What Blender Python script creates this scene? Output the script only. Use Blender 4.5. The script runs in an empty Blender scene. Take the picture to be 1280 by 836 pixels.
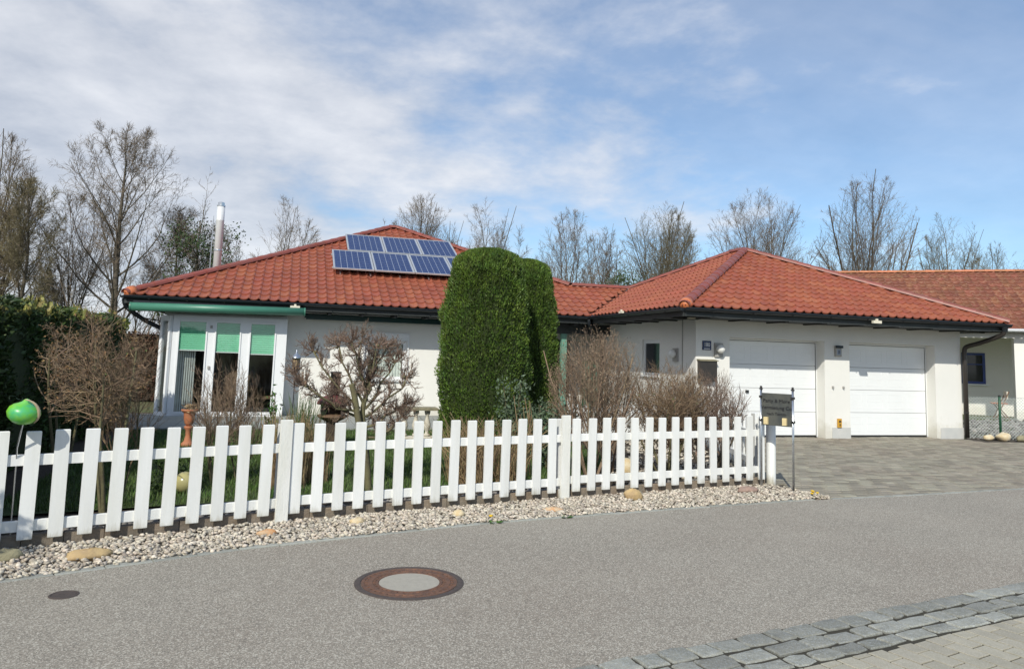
import bpy, math, random
import numpy as np
from mathutils import Vector, Matrix
R = math.radians
random.seed(7)
SC = bpy.context.scene
COL = SC.collection

# ------------------------------------------------------------------ camera
PITCH, ROLL, YAW = .1071, .0311, .2855
cy_, sy_ = math.cos(YAW), math.sin(YAW)
Fw = Vector((sy_ * math.cos(PITCH), cy_ * math.cos(PITCH), math.sin(PITCH)))
Rt = Vector((cy_, -sy_, 0))
Up = Rt.cross(Fw)
R2 = math.cos(ROLL) * Rt + math.sin(ROLL) * Up
U2 = -math.sin(ROLL) * Rt + math.cos(ROLL) * Up
CAM = Vector((-8.455, -14.445, 1.65))
cd = bpy.data.cameras.new('camera')
cam = bpy.data.objects.new('camera', cd)
COL.objects.link(cam)
cam.matrix_world = Matrix(((R2.x, U2.x, -Fw.x, CAM.x), (R2.y, U2.y, -Fw.y, CAM.y), (R2.z, U2.z, -Fw.z, CAM.z), (0, 0, 0, 1)))
cd.sensor_width = 36
cd.lens = 929.5 / 1280 * 36
cd.shift_y = -(418 - 344.2) / 1280
cd.clip_start = .05
cd.clip_end = 6000
SC.camera = cam
SC.view_settings.view_transform = 'Standard'
SC.view_settings.look = 'None'
SC.view_settings.gamma = 1
SC.view_settings.exposure = 0.02

# ------------------------------------------------------------------ world, sun
AZ, EL = R(30.5), R(37.8)
w = bpy.data.worlds.new('World')
SC.world = w
w.use_nodes = True
nt = w.node_tree
nt.nodes.clear()
N = nt.nodes.new
L = nt.links.new
out = N('ShaderNodeOutputWorld')
bg = N('ShaderNodeBackground')
bg.inputs['Strength'].default_value = .13
sky = N('ShaderNodeTexSky')
sky.sky_type = 'NISHITA'
sky.sun_disc = False
sky.sun_elevation = EL
sky.sun_rotation = R(180) + AZ
sky.altitude = 400
sky.air_density = 1.0
sky.dust_density = .6
sky.ozone_density = 1.0
tc = N('ShaderNodeTexCoord')
sep = N('ShaderNodeSeparateXYZ')
L(tc.outputs['Generated'], sep.inputs[0])


def mth(op, a, b=None, c=None, tree=None, clamp=False):
    n = (tree or nt).nodes.new('ShaderNodeMath')
    n.operation = op
    n.use_clamp = clamp
    for i, v in enumerate((a, b, c)):
        if v is None:
            continue
        if isinstance(v, (int, float)):
            n.inputs[i].default_value = v
        else:
            (tree or nt).links.new(v, n.inputs[i])
    return n.outputs[0]


zc = mth('MAXIMUM', sep.outputs[2], 0.0)
zz = mth('ADD', zc, .22)
px = mth('DIVIDE', sep.outputs[0], zz)
py = mth('DIVIDE', sep.outputs[1], zz)
cmb = N('ShaderNodeCombineXYZ')
L(px, cmb.inputs[0])
L(py, cmb.inputs[1])


def cloudnoise(vec, scale, detail, rough, off=(0, 0, 0), stretch=(1, 1, 1), dist=0.3):
    mp = N('ShaderNodeMapping')
    mp.inputs['Location'].default_value = off
    mp.inputs['Scale'].default_value = stretch
    L(vec, mp.inputs[0])
    nz = N('ShaderNodeTexNoise')
    nz.inputs['Scale'].default_value = scale
    nz.inputs['Detail'].default_value = detail
    nz.inputs['Roughness'].default_value = rough
    nz.inputs['Distortion'].default_value = dist
    L(mp.outputs[0], nz.inputs['Vector'])
    return nz.outputs['Fac']


n_big = cloudnoise(cmb.outputs[0], .55, 3, .5, (3.1, 1.7, 0), (1, 1, 1))
n_det = cloudnoise(cmb.outputs[0], 2.0, 10, .58, (1.3, 4.2, 0), (1, 1, 1), .15)
n_fin = cloudnoise(cmb.outputs[0], 6.5, 8, .6, (7.3, 2.2, 0), (1, 1, 1), .1)
# cumulus deck lies to the north-west (left), clear air to the east (right)
side = mth('MULTIPLY_ADD', sep.outputs[0], -.42, .20)
dens = mth('ADD', mth('MULTIPLY', n_big, .55), mth('MULTIPLY', n_det, .62))
dens = mth('ADD', dens, mth('MULTIPLY', n_fin, .16))
dens = mth('ADD', dens, side)
top = mth('MULTIPLY', mth('SUBTRACT', sep.outputs[2], .32), -1.2)
top = mth('MINIMUM', top, 0.0)
dens = mth('ADD', dens, top)
mr = N('ShaderNodeMapRange')
mr.interpolation_type = 'SMOOTHSTEP'
L(dens, mr.inputs[0])
mr.inputs[1].default_value = .56
mr.inputs[2].default_value = .90
mr.inputs[3].default_value = .14
mr.inputs[4].default_value = .90
# thin veil everywhere
veil = mth('MULTIPLY', cloudnoise(cmb.outputs[0], 1.0, 6, .6, (9, 3, 0), (.35, 1.6, 1), .4), .50)
fac = mth('MAXIMUM', mr.outputs[0], veil, clamp=True)
cr = N('ShaderNodeValToRGB')
cr.color_ramp.elements[0].position = .34
cr.color_ramp.elements[0].color = (3.7, 4.05, 4.75, 1)
cr.color_ramp.elements[1].position = .64
cr.color_ramp.elements[1].color = (6.5, 6.6, 6.9, 1)
shade = mth('ADD', mth('MULTIPLY', n_det, .7), mth('MULTIPLY', n_fin, .3))
L(shade, cr.inputs[0])
mx = N('ShaderNodeMix')
mx.data_type = 'RGBA'
L(fac, mx.inputs['Factor'])
tint = N('ShaderNodeMix')
tint.data_type = 'RGBA'
tint.blend_type = 'MULTIPLY'
tint.inputs['Factor'].default_value = 1
tint.inputs['B'].default_value = (.76, 1.0, 1.15, 1)
L(sky.outputs[0], tint.inputs['A'])
L(tint.outputs['Result'], mx.inputs['A'])
L(cr.outputs[0], mx.inputs['B'])
L(mx.outputs['Result'], bg.inputs['Color'])
L(bg.outputs[0], out.inputs[0])

sd = bpy.data.lights.new('sun', 'SUN')
sd.energy = 4.0
sd.angle = R(.53)
sd.color = (1.0, .955, .84)
sun = bpy.data.objects.new('sun', sd)
COL.objects.link(sun)
tosun = Vector((-math.sin(AZ) * math.cos(EL), -math.cos(AZ) * math.cos(EL), math.sin(EL)))
sun.rotation_euler = tosun.to_track_quat('Z', 'Y').to_euler()
sun.location = (-30, -40, 40)

# ------------------------------------------------------------------ materials


def material(name, c1, c2=None, scale=8, rough=.8, bump=0, bscale=60, rnd=0, metal=0, spots=None, detail=4,
             c3=None, big=None, bd=.02, spec=.5, stretch=None, dirt=None):
    """colour = noise between c1 and c2, lightened/darkened per piece by attribute rnd, optional voronoi speckle"""
    m = bpy.data.materials.new(name)
    m.use_nodes = True
    t = m.node_tree
    b = t.nodes['Principled BSDF']
    b.inputs['Roughness'].default_value = rough
    b.inputs['Metallic'].default_value = metal
    b.inputs['Specular IOR Level'].default_value = spec
    g = t.nodes.new('ShaderNodeNewGeometry')
    vec = g.outputs['Position']
    if stretch:
        mp = t.nodes.new('ShaderNodeMapping')
        mp.inputs['Scale'].default_value = stretch
        t.links.new(vec, mp.inputs[0])
        vec = mp.outputs[0]

    def noise(s, d=detail, r=.6):
        n = t.nodes.new('ShaderNodeTexNoise')
        n.inputs['Scale'].default_value = s
        n.inputs['Detail'].default_value = d
        n.inputs['Roughness'].default_value = r
        t.links.new(vec, n.inputs['Vector'])
        return n.outputs['Fac']

    def mixc(f, a, bb, mode='MIX'):
        n = t.nodes.new('ShaderNodeMix')
        n.data_type = 'RGBA'
        n.blend_type = mode
        for k, v in (('Factor', f), ('A', a), ('B', bb)):
            s = n.inputs[k]
            if isinstance(v, (int, float)):
                s.default_value = v
            elif isinstance(v, tuple):
                s.default_value = (*v, 1)
            else:
                t.links.new(v, s)
        return n.outputs['Result']

    def sharpen(f, lo=.35, hi=.65):
        n = t.nodes.new('ShaderNodeMapRange')
        t.links.new(f, n.inputs[0])
        n.inputs[1].default_value = lo
        n.inputs[2].default_value = hi
        return n.outputs[0]
    c2 = c2 or tuple(x * .8 for x in c1)
    col = mixc(sharpen(noise(scale)), c1, c2)
    if big:
        s, c, amt = big
        col = mixc(mth('MULTIPLY', sharpen(noise(s, 5), .42, .68), amt, tree=t), col, c)
    if dirt:
        hgt_, c = dirt
        sp = t.nodes.new('ShaderNodeSeparateXYZ')
        t.links.new(g.outputs['Position'], sp.inputs[0])
        n1_ = noise(14 if hgt_ < .3 else 3.5, 6, .7)
        lim = mth('MULTIPLY', n1_, hgt_ * 2, tree=t)
        f = mth('MULTIPLY_ADD', mth('SUBTRACT', lim, sp.outputs[2], tree=t), 1.6 / hgt_, -.25, tree=t, clamp=True)
        col = mixc(mth('MULTIPLY', f, .75, tree=t), col, c)
    if spots:
        s, c, thr, amt = spots
        v = t.nodes.new('ShaderNodeTexVoronoi')
        v.inputs['Scale'].default_value = s
        t.links.new(vec, v.inputs['Vector'])
        sp = t.nodes.new('ShaderNodeSeparateColor')
        t.links.new(v.outputs['Color'], sp.inputs[0])
        f = mth('MULTIPLY', mth('GREATER_THAN', sp.outputs[0], thr, tree=t), amt, tree=t)
        col = mixc(f, col, c)
        if c3:
            f = mth('MULTIPLY', mth('LESS_THAN', sp.outputs[1], .25, tree=t), amt, tree=t)
            col = mixc(f, col, c3)
    if rnd:
        a = t.nodes.new('ShaderNodeAttribute')
        a.attribute_name = 'rnd'
        k = mth('MULTIPLY_ADD', a.outputs['Fac'], rnd * 2, 1 - rnd, tree=t)
        hs = t.nodes.new('ShaderNodeHueSaturation')
        t.links.new(col, hs.inputs['Color'])
        t.links.new(k, hs.inputs['Value'])
        a2 = mth('FRACT', mth('MULTIPLY', a.outputs['Fac'], 7.31, tree=t), tree=t)
        t.links.new(mth('MULTIPLY_ADD', a2, .03 * min(1, rnd * 3), .5 - .015 * min(1, rnd * 3), tree=t), hs.inputs['Hue'])
        col = hs.outputs[0]
    t.links.new(col, b.inputs['Base Color'])
    if bump:
        bn = t.nodes.new('ShaderNodeBump')
        bn.inputs['Strength'].default_value = bump
        bn.inputs['Distance'].default_value = bd
        t.links.new(noise(bscale, 6, .65), bn.inputs['Height'])
        t.links.new(bn.outputs[0], b.inputs['Normal'])
    return m


M = {}
M['render_wall'] = material('white_render', (.80, .79, .755), (.76, .755, .725), 1.2, .9, .5, 70, big=(.5, (.70, .70, .66), .4), bd=.006, dirt=(.5, (.58, .56, .49)))
M['plinth'] = material('plinth_grey', (.50, .51, .50), (.56, .56, .54), 4, .9, .3, 80)
M['white_paint'] = material('white_paint', (.80, .81, .80), (.75, .76, .75), 9, .5, .45, 60, rnd=.05, big=(7, (.60, .60, .53), .35), stretch=(1, 1, .12), bd=.004, dirt=(.16, (.34, .31, .22)))
M['fence_old'] = material('worn_white_paint', (.80, .80, .77), (.74, .74, .69), 7, .6, .3, 60, big=(9, (.62, .61, .53), .3), stretch=(1, 1, .25))
M['upvc'] = material('white_frame', (.80, .82, .84), (.77, .79, .81), 2, .3)
M['garage_door'] = material('garage_door_white', (.80, .82, .83), (.77, .79, .80), 1.5, .4, .15, 120, bd=.003)
M['tile'] = material('clay_tile', (.315, .092, .050), (.26, .074, .044), 5, .5, .3, 50, rnd=.10, big=(.9, (.35, .118, .058), .5), bd=.006, spots=(34, (.36, .17, .10), .95, .45))
M['tile_left'] = M['tile']
M['ridge'] = material('ridge_tile', (.26, .070, .048), (.22, .065, .05), 6, .45, .2, 40, rnd=.1, big=(2, (.26, .12, .10), .4))
M['tile_end'] = material('ridge_end_tile', (.60, .20, .08), (.5, .15, .06), 8, .35)
M['old_tile'] = material('old_tile', (.25, .095, .055), (.18, .062, .036), 3, .8, .4, 40, rnd=.2, big=(3, (.28, .12, .065), .5), spots=(14, (.38, .24, .15), .86, .4))
M['underlay'] = material('underlay', (.06, .02, .015))
M['anthracite'] = material('anthracite_metal', (.022, .028, .035), (.018, .022, .028), 5, .35, metal=.2)
M['soffit'] = material('dark_timber', (.035, .04, .042), (.025, .03, .03), 9, .6, .3, 40, stretch=(.3, 1, 1))
M['black'] = material('black_metal', (.02, .02, .02), (.03, .03, .03), 20, .5)
M['pipe'] = material('brown_metal_pipe', (.062, .055, .05), (.05, .045, .042), 10, .35, metal=.4)
M['awning'] = material('green_awning', (.06, .21, .145), (.055, .19, .135), 6, .4)
M['awning2'] = material('dark_green_awning', (.008, .045, .045), (.007, .04, .04), 6, .4)
M['asphalt'] = material('asphalt', (.32, .288, .240), (.275, .248, .207), .8, .9, .5, 150, big=(.35, (.255, .218, .178), .85),
                        spots=(150, (.55, .52, .45), .72, .7), c3=(.13, .118, .10), bd=.006)
M['kerb'] = material('granite_kerb', (.31, .315, .28), (.25, .255, .23), 30, .8, .4, 120, rnd=.15, spots=(150, (.36, .38, .39), .8, .4), bd=.005)
M['sett'] = material('granite_sett', (.29, .29, .25), (.21, .213, .187), 14, .75, .9, 45, rnd=.24, spots=(170, (.42, .45, .46), .78, .5), bd=.012, big=(5, (.33, .33, .30), .5))
M['joint'] = material('mossy_joint', (.035, .032, .025), (.05, .045, .03), 30, 1, .5, 90)
M['paver'] = material('concrete_paver', (.37, .345, .275), (.32, .30, .24), 10, .85, .5, 120, rnd=.1, spots=(190, (.46, .44, .38), .75, .5), bd=.005)
M['drive'] = material('driveway_paver', (.29, .27, .215), (.24, .22, .175), 3, .85, .4, 80, rnd=.24, big=(.45, (.235, .195, .155), .6), bd=.01)
M['drive_joint'] = material('driveway_joint', (.05, .042, .034), (.08, .065, .05), 20, 1)
M['pebble'] = material('pebble', (.57, .52, .44), (.38, .34, .28), 30, .75, .2, 90, rnd=.4, big=(5, (.40, .30, .22), .4))
M['gravelbase'] = material('gravel_bed', (.20, .18, .15), (.12, .105, .09), 40, 1, .6, 60)
M['roughstone'] = material('rough_stone', (.26, .245, .225), (.16, .15, .14), 18, .9, .5, 50, rnd=.35)
M['boulder'] = material('sandstone_boulder', (.52, .37, .17), (.38, .27, .15), 11, .85, .7, 30, big=(4, (.55, .42, .24), .6), bd=.015)
M['boulder_red'] = material('reddish_boulder', (.36, .24, .19), (.27, .20, .17), 14, .85, .6, 30)
M['boulder_orange'] = material('orange_boulder', (.55, .28, .12), (.55, .42, .28), 13, .85, .6, 30)
M['boulder_pale'] = material('pale_boulder', (.62, .56, .42), (.58, .45, .26), 13, .85, .6, 30)
M['grey_olive'] = material('olive_boulder', (.33, .30, .19), (.24, .22, .14), 13, .85, .6, 30)
M['edging'] = material('concrete_edging', (.25, .21, .165), (.19, .16, .125), 9, .9, .5, 50, rnd=.12, big=(3, (.30, .17, .09), .25))
M['soil'] = material('soil', (.045, .034, .024), (.07, .055, .038), 20, 1, .8, 30, bd=.03)
M['lawn'] = material('lawn_ground', (.035, .06, .015), (.05, .075, .02), 6, 1, .7, 50)
M['blade'] = material('grass_blade', (.055, .115, .02), (.08, .12, .03), 3, .6, rnd=.4)
M['field'] = material('meadow', (.07, .10, .03), (.10, .10, .045), .2, 1)
M['terrace'] = material('terrace_slab', (.30, .31, .29), (.25, .26, .25), 8, .8, .3, 60, rnd=.08)
M['bark'] = material('grey_brown_bark', (.115, .095, .075), (.075, .062, .05), 4, .9, .5, 20, big=(.6, (.13, .12, .07), .5))
M['bark_green'] = material('mossy_bark', (.16, .15, .075), (.11, .095, .055), 14, .9, .5, 60)
M['twig_far'] = material('far_twigs', (.19, .15, .105), (.14, .108, .078), .9, .9, rnd=.3)
M['twig_ochre'] = material('budding_twigs', (.18, .15, .08), (.12, .10, .062), .9, .9, rnd=.3)
M['twig_red'] = material('reddish_twigs', (.21, .145, .105), (.145, .10, .075), 20, .85, rnd=.3)
M['twig_brown'] = material('brown_twigs', (.24, .165, .10), (.165, .115, .072), 15, .85, rnd=.35)
M['twig_pale'] = material('pale_brown_twigs', (.27, .195, .13), (.19, .135, .092), 15, .85, rnd=.35)
M['straw'] = material('dry_straw', (.40, .29, .16), (.28, .20, .11), 20, .85, rnd=.35)
M['deadleaf'] = material('dry_leaves', (.20, .12, .05), (.14, .08, .035), 20, .8, rnd=.4)
M['thuja'] = material('thuja_green', (.085, .15, .018), (.05, .10, .014), 2.6, .6, rnd=.6, big=(3.5, (.12, .17, .02), .6))  # yellow-green patches put sunlit edges into the colour
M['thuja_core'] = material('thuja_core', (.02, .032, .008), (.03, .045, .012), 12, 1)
M['hedge'] = material('hedge_green', (.035, .075, .014), (.025, .05, .012), 3, .65, rnd=.45, big=(2, (.10, .12, .02), .3))
M['hedge_lit_top'] = material('hedge_lit_top_green', (.16, .19, .03), (.20, .17, .05), 5, .65, rnd=.4)  # sunlight on the hedge top put into the colour, lighter than the sides
M['leaf'] = material('bright_leaf', (.08, .19, .03), (.06, .14, .03), 12, .45, rnd=.3)
M['pine'] = material('grey_green_needles', (.07, .115, .055), (.10, .135, .09), 9, .7, rnd=.4)
M['lavender'] = material('green_stalks', (.09, .17, .04), (.12, .16, .06), 12, .7, rnd=.3)
M['conifer_far'] = material('far_conifer', (.05, .085, .025), (.035, .06, .02), 1.5, .8, rnd=.4)
M['beech'] = material('brown_beech_hedge', (.13, .065, .04), (.09, .045, .03), 4, .9, rnd=.4)
M['steel'] = material('stainless_steel', (.62, .64, .66), (.55, .57, .60), 3, .22, metal=.9)
M['steel_matt'] = material('chimney_steel', (.70, .72, .74), (.64, .66, .68), 2, .45, metal=.08)
M['alu'] = material('aluminium_frame', (.62, .64, .66), (.58, .60, .62), 5, .35, metal=.5)
M['backsheet'] = material('panel_backsheet', (.30, .34, .42), (.28, .32, .40), 5, .2)
M['blue'] = material('blue_enamel', (.010, .020, .09), (.010, .018, .08), 8, .25)
M['blueframe'] = material('blue_window_frame', (.025, .055, .24), (.02, .05, .22), 6, .35)
M['white'] = material('white_enamel', (.82, .82, .82), (.8, .8, .8), 8, .3)
M['cream'] = material('cream_plastic', (.72, .68, .56), (.68, .63, .52), 8, .4)
M['opal'] = material('opal_glass', (.80, .80, .78), (.78, .78, .76), 8, .15)
M['yellow'] = material('yellow_plastic', (.60, .33, .03), (.52, .28, .03), 20, .4)
M['terracotta'] = material('terracotta', (.48, .17, .075), (.40, .15, .07), 14, .8, .3, 60, big=(9, (.40, .25, .18), .4))
M['ball'] = material('glazed_ball', (.42, .38, .17), (.36, .33, .16), 9, .25)
M['stone_white'] = material('cast_stone', (.62, .58, .50), (.50, .47, .39), 12, .85, .4, 50)
M['stone_top'] = material('weathered_slab', (.28, .25, .17), (.20, .19, .13), 12, .9, .5, 40)
M['brick_red'] = material('dark_red_tin', (.17, .035, .035), (.10, .03, .03), 7, .5)
M['soot'] = material('sooty_brick', (.05, .042, .038), (.10, .065, .045), 8, .9, .5, 30)
M['greenplastic'] = material('green_coated_metal', (.015, .09, .045), (.012, .075, .04), 8, .4)
M['seagreen'] = material('sea_green_paint', (.16, .33, .25), (.13, .28, .22), 5, .5)
M['wire'] = material('galvanised_wire', (.34, .38, .37), (.28, .31, .31), 8, .45, metal=.4)
M['wicker'] = material('wicker', (.20, .12, .07), (.13, .08, .05), 40, .7, .4, 90)
M['blind'] = material('green_blind', (.22, .60, .40), (.20, .56, .37), 5, .7)
M['curtain'] = material('sheer_curtain', (.78, .80, .78), (.66, .68, .66), 5, .9)
M['inner'] = material('inner_wall', (.34, .33, .31), (.30, .29, .27), 3, .9)
M['floor_in'] = material('inner_floor', (.16, .11, .08), (.13, .09, .07), 3, .6)
M['rust'] = material('rusty_cast_iron', (.17, .085, .055), (.10, .06, .045), 25, .7, .5, 100, big=(12, (.24, .12, .07), .6), metal=.1)
M['concrete_fill'] = material('concrete_fill', (.38, .355, .30), (.33, .31, .265), 20, .9, .5, 150, spots=(190, (.40, .38, .34), .7, .6), bd=.005)
M['darkiron'] = material('dark_valve_cap', (.085, .065, .058), (.06, .048, .044), 30, .7, .4, 80)
M['plastic_cap'] = material('grey_box', (.38, .37, .35), (.33, .32, .30), 8, .5)
M['signglass'] = material('dark_sign_panel', (.058, .064, .066), (.085, .09, .085), 9, .22, big=(6, (.12, .12, .10), .5))
M['sign_ink'] = material('black_lettering', (.006, .006, .012), (.006, .006, .01), 9, .5)
M['lamp_gold'] = material('pale_gold_shade', (.70, .58, .32), (.62, .50, .28), 12, .4)
M['ornament'] = material('lime_turquoise_glaze', (.12, .50, .03), (.06, .42, .24), 9, .35, big=(7, (.30, .62, .03), .7))
M['orn_rim'] = material('ornament_rim', (.45, .36, .24), (.35, .28, .18), 20, .5)
M['dandelion'] = material('dandelion_yellow', (.75, .50, .02), (.7, .45, .02), 20, .6)
M['pane_dark'] = material('dark_pane', (.02, .025, .03), (.03, .035, .045), 2, .06)


def glass_material(name, tint, refl=.06):
    m = bpy.data.materials.new(name)
    m.use_nodes = True
    t = m.node_tree
    t.nodes.clear()
    o = t.nodes.new('ShaderNodeOutputMaterial')
    tr = t.nodes.new('ShaderNodeBsdfTransparent')
    tr.inputs[0].default_value = (*tint, 1)
    gl = t.nodes.new('ShaderNodeBsdfGlossy')
    gl.inputs['Roughness'].default_value = .02
    fr = t.nodes.new('ShaderNodeLayerWeight')
    fr.inputs[0].default_value = .5
    ms = t.nodes.new('ShaderNodeMixShader')
    t.links.new(mth('MULTIPLY_ADD', mth('POWER', fr.outputs['Facing'], 5.0, tree=t), .9, refl, tree=t), ms.inputs[0])
    t.links.new(tr.outputs[0], ms.inputs[1])
    t.links.new(gl.outputs[0], ms.inputs[2])
    t.links.new(ms.outputs[0], o.inputs[0])
    return m


M['glass'] = glass_material('clear_glass', (.95, .97, .96), 0.06)


def cell_material():
    m = bpy.data.materials.new('solar_cells')
    m.use_nodes = True
    t = m.node_tree
    b = t.nodes['Principled BSDF']
    b.inputs['Roughness'].default_value = .18
    g = t.nodes.new('ShaderNodeNewGeometry')
    v = t.nodes.new('ShaderNodeTexVoronoi')
    v.inputs['Scale'].default_value = 38
    t.links.new(g.outputs['Position'], v.inputs['Vector'])
    r = t.nodes.new('ShaderNodeValToRGB')
    r.color_ramp.elements[0].color = (.010, .022, .085, 1)
    r.color_ramp.elements[1].color = (.026, .050, .16, 1)
    t.links.new(v.outputs['Color'], r.inputs[0])
    t.links.new(r.outputs[0], b.inputs['Base Color'])
    return m


M['cell'] = cell_material()

# ------------------------------------------------------------------ mesh helpers
OFF = {}


def vnorm(a):
    l = math.sqrt(a[0] * a[0] + a[1] * a[1] + a[2] * a[2]) or 1
    return (a[0] / l, a[1] / l, a[2] / l)


class MB:
    def __init__(s):
        s.v = []
        s.f = []
        s.r = []
        s.cur = .5

    def face(s, idx):
        s.f.append(idx)
        s.r.append(s.cur)

    def poly(s, pts):
        n = len(s.v)
        s.v += [tuple(p) for p in pts]
        s.face(tuple(range(n, n + len(pts))))

    def box(s, x0, x1, y0, y1, z0, z1):
        s.hexa([(x0, y0, z0), (x1, y0, z0), (x1, y1, z0), (x0, y1, z0), (x0, y0, z1), (x1, y0, z1), (x1, y1, z1), (x0, y1, z1)])

    def hexa(s, p):
        n = len(s.v)
        s.v += [tuple(q) for q in p]
        for f in ((0, 3, 2, 1), (4, 5, 6, 7), (0, 1, 5, 4), (1, 2, 6, 5), (2, 3, 7, 6), (3, 0, 4, 7)):
            s.face(tuple(n + i for i in f))

    def obox(s, o, ax, ay, az, lx, ly, lz, c=0):
        """box with corner o along unit axes; c = chamfer on the +az face"""
        o, ax, ay, az = Vector(o), Vector(ax), Vector(ay), Vector(az)
        if not c:
            P = [o + ax * (lx * i) + ay * (ly * j) + az * (lz * k) for k in (0, 1) for i, j in ((0, 0), (1, 0), (1, 1), (0, 1))]
            s.hexa(P)
            return
        n = len(s.v)
        for k, e in ((0, 0), (lz - c, 0), (lz, c)):
            for i, j in ((0, 0), (1, 0), (1, 1), (0, 1)):
                q = o + ax * (e + (lx - 2 * e) * i) + ay * (e + (ly - 2 * e) * j) + az * k
                s.v.append(tuple(q))
        for a in (0, 4):
            for i in range(4):
                j = (i + 1) % 4
                s.face((n + a + i, n + a + j, n + a + 4 + j, n + a + 4 + i))
        s.face((n + 8, n + 9, n + 10, n + 11))
        s.face((n + 3, n + 2, n + 1, n))

    def tube(s, pts, rad, n=6, cap=True):
        base = len(s.v)
        P = pts
        d = vnorm((P[-1][0] - P[0][0], P[-1][1] - P[0][1], P[-1][2] - P[0][2]))
        k = len(P)
        prev = None
        for i in range(k):
            a = P[max(i - 1, 0)]
            b = P[min(i + 1, k - 1)]
            t = vnorm((b[0] - a[0], b[1] - a[1], b[2] - a[2]))
            if prev is None:
                q = (0, 0, 1) if abs(t[2]) < .8 else (1, 0, 0)
            else:
                q = prev
            dt = q[0] * t[0] + q[1] * t[1] + q[2] * t[2]
            u = vnorm((q[0] - dt * t[0], q[1] - dt * t[1], q[2] - dt * t[2]))
            prev = u
            w_ = (t[1] * u[2] - t[2] * u[1], t[2] * u[0] - t[0] * u[2], t[0] * u[1] - t[1] * u[0])
            r = rad[i] if hasattr(rad, '__len__') else rad
            for j in range(n):
                an = 6.2831853 * j / n
                c, si = math.cos(an) * r, math.sin(an) * r
                s.v.append((P[i][0] + u[0] * c + w_[0] * si, P[i][1] + u[1] * c + w_[1] * si, P[i][2] + u[2] * c + w_[2] * si))
        for i in range(k - 1):
            for j in range(n):
                j2 = (j + 1) % n
                s.face((base + i * n + j, base + i * n + j2, base + (i + 1) * n + j2, base + (i + 1) * n + j))
        if cap:
            s.face(tuple(base + j for j in range(n - 1, -1, -1)))
            s.face(tuple(base + (k - 1) * n + j for j in range(n)))

    def lathe(s, c, prof, n=20, axis=(0, 0, 1)):
        """prof: list of (radius, height)"""
        ax = Vector(axis).normalized()
        u = ax.orthogonal().normalized()
        w_ = ax.cross(u)
        base = len(s.v)
        c = Vector(c)
        for r, h in prof:
            for j in range(n):
                an = 2 * math.pi * j / n
                s.v.append(tuple(c + ax * h + u * (math.cos(an) * r) + w_ * (math.sin(an) * r)))
        for i in range(len(prof) - 1):
            for j in range(n):
                j2 = (j + 1) % n
                s.face((base + i * n + j, base + i * n + j2, base + (i + 1) * n + j2, base + (i + 1) * n + j))
        if prof[0][0] > 1e-4:
            s.face(tuple(base + j for j in range(n - 1, -1, -1)))
        if prof[-1][0] > 1e-4:
            s.face(tuple(base + (len(prof) - 1) * n + j for j in range(n)))

    def mesh(s, name, off=(0, 0, 0), smooth=False):
        me = bpy.data.meshes.new(name)
        v = np.array(s.v, dtype=float).reshape(-1, 3) - np.array(off, dtype=float)
        me.from_pydata(v.tolist(), [], s.f)
        a = me.attributes.new('rnd', 'FLOAT', 'FACE')
        a.data.foreach_set('value', np.array(s.r, dtype=np.float32))
        if smooth:
            me.polygons.foreach_set('use_smooth', np.ones(len(s.f), dtype=bool))
        return me

    def build(s, name, m, parent=None, smooth=False, kind=None):
        off = OFF.get(parent.name, (0, 0, 0)) if parent else (0, 0, 0)
        me = s.mesh(name, off, smooth)
        return link(name, me, m, parent, off, kind)


def link(name, me, m, parent=None, off=(0, 0, 0), kind=None):
    if m and not me.materials:
        me.materials.append(m)
    o = bpy.data.objects.new(name, me)
    COL.objects.link(o)
    if parent:
        o.parent = parent
        OFF[o.name] = off
    else:
        OFF[o.name] = (0, 0, 0)
    if kind:
        o['kind'] = kind
    return o


def fastmesh(name, V, F, m, parent=None, kind=None, rnd=None, smooth=False):
    """V (n,3) F (m,k) arrays, k constant"""
    off = OFF.get(parent.name, (0, 0, 0)) if parent else (0, 0, 0)
    V = np.asarray(V, dtype=np.float32) - np.array(off, dtype=np.float32)
    F = np.asarray(F, dtype=np.int32)
    me = bpy.data.meshes.new(name)
    me.vertices.add(len(V))
    me.vertices.foreach_set('co', V.ravel())
    k = F.shape[1]
    me.loops.add(F.size)
    me.loops.foreach_set('vertex_index', F.ravel())
    me.polygons.add(len(F))
    me.polygons.foreach_set('loop_start', np.arange(0, F.size, k, dtype=np.int32))
    me.polygons.foreach_set('loop_total', np.full(len(F), k, dtype=np.int32))
    me.update(calc_edges=True)
    a = me.attributes.new('rnd', 'FLOAT', 'FACE')
    if rnd is None:
        rnd = np.random.default_rng(1).random(len(F))
    a.data.foreach_set('value', np.asarray(rnd, dtype=np.float32))
    if smooth:
        me.polygons.foreach_set('use_smooth', np.ones(len(F), dtype=bool))
    return link(name, me, m, parent, off, kind)


def thing(name, loc, label, cat, group=None):
    o = bpy.data.objects.new(name, None)
    COL.objects.link(o)
    o.empty_display_size = .2
    o.location = loc
    OFF[o.name] = tuple(loc)
    return tag(o, label, cat, group)


def tag(o, label, cat, group=None):
    o['label'] = label
    o['category'] = cat
    if group:
        o['group'] = group
    return o


def centre(o):
    """move a single-mesh thing's origin to its base centre"""
    me = o.data
    n = len(me.vertices)
    co = np.empty(n * 3, dtype=np.float32)
    me.vertices.foreach_get('co', co)
    co = co.reshape(-1, 3)
    c = (co.min(0) + co.max(0)) / 2
    c[2] = co[:, 2].min()
    me.vertices.foreach_set('co', (co - c).ravel())
    o.location = tuple(float(x) for x in c)
    return o


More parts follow.
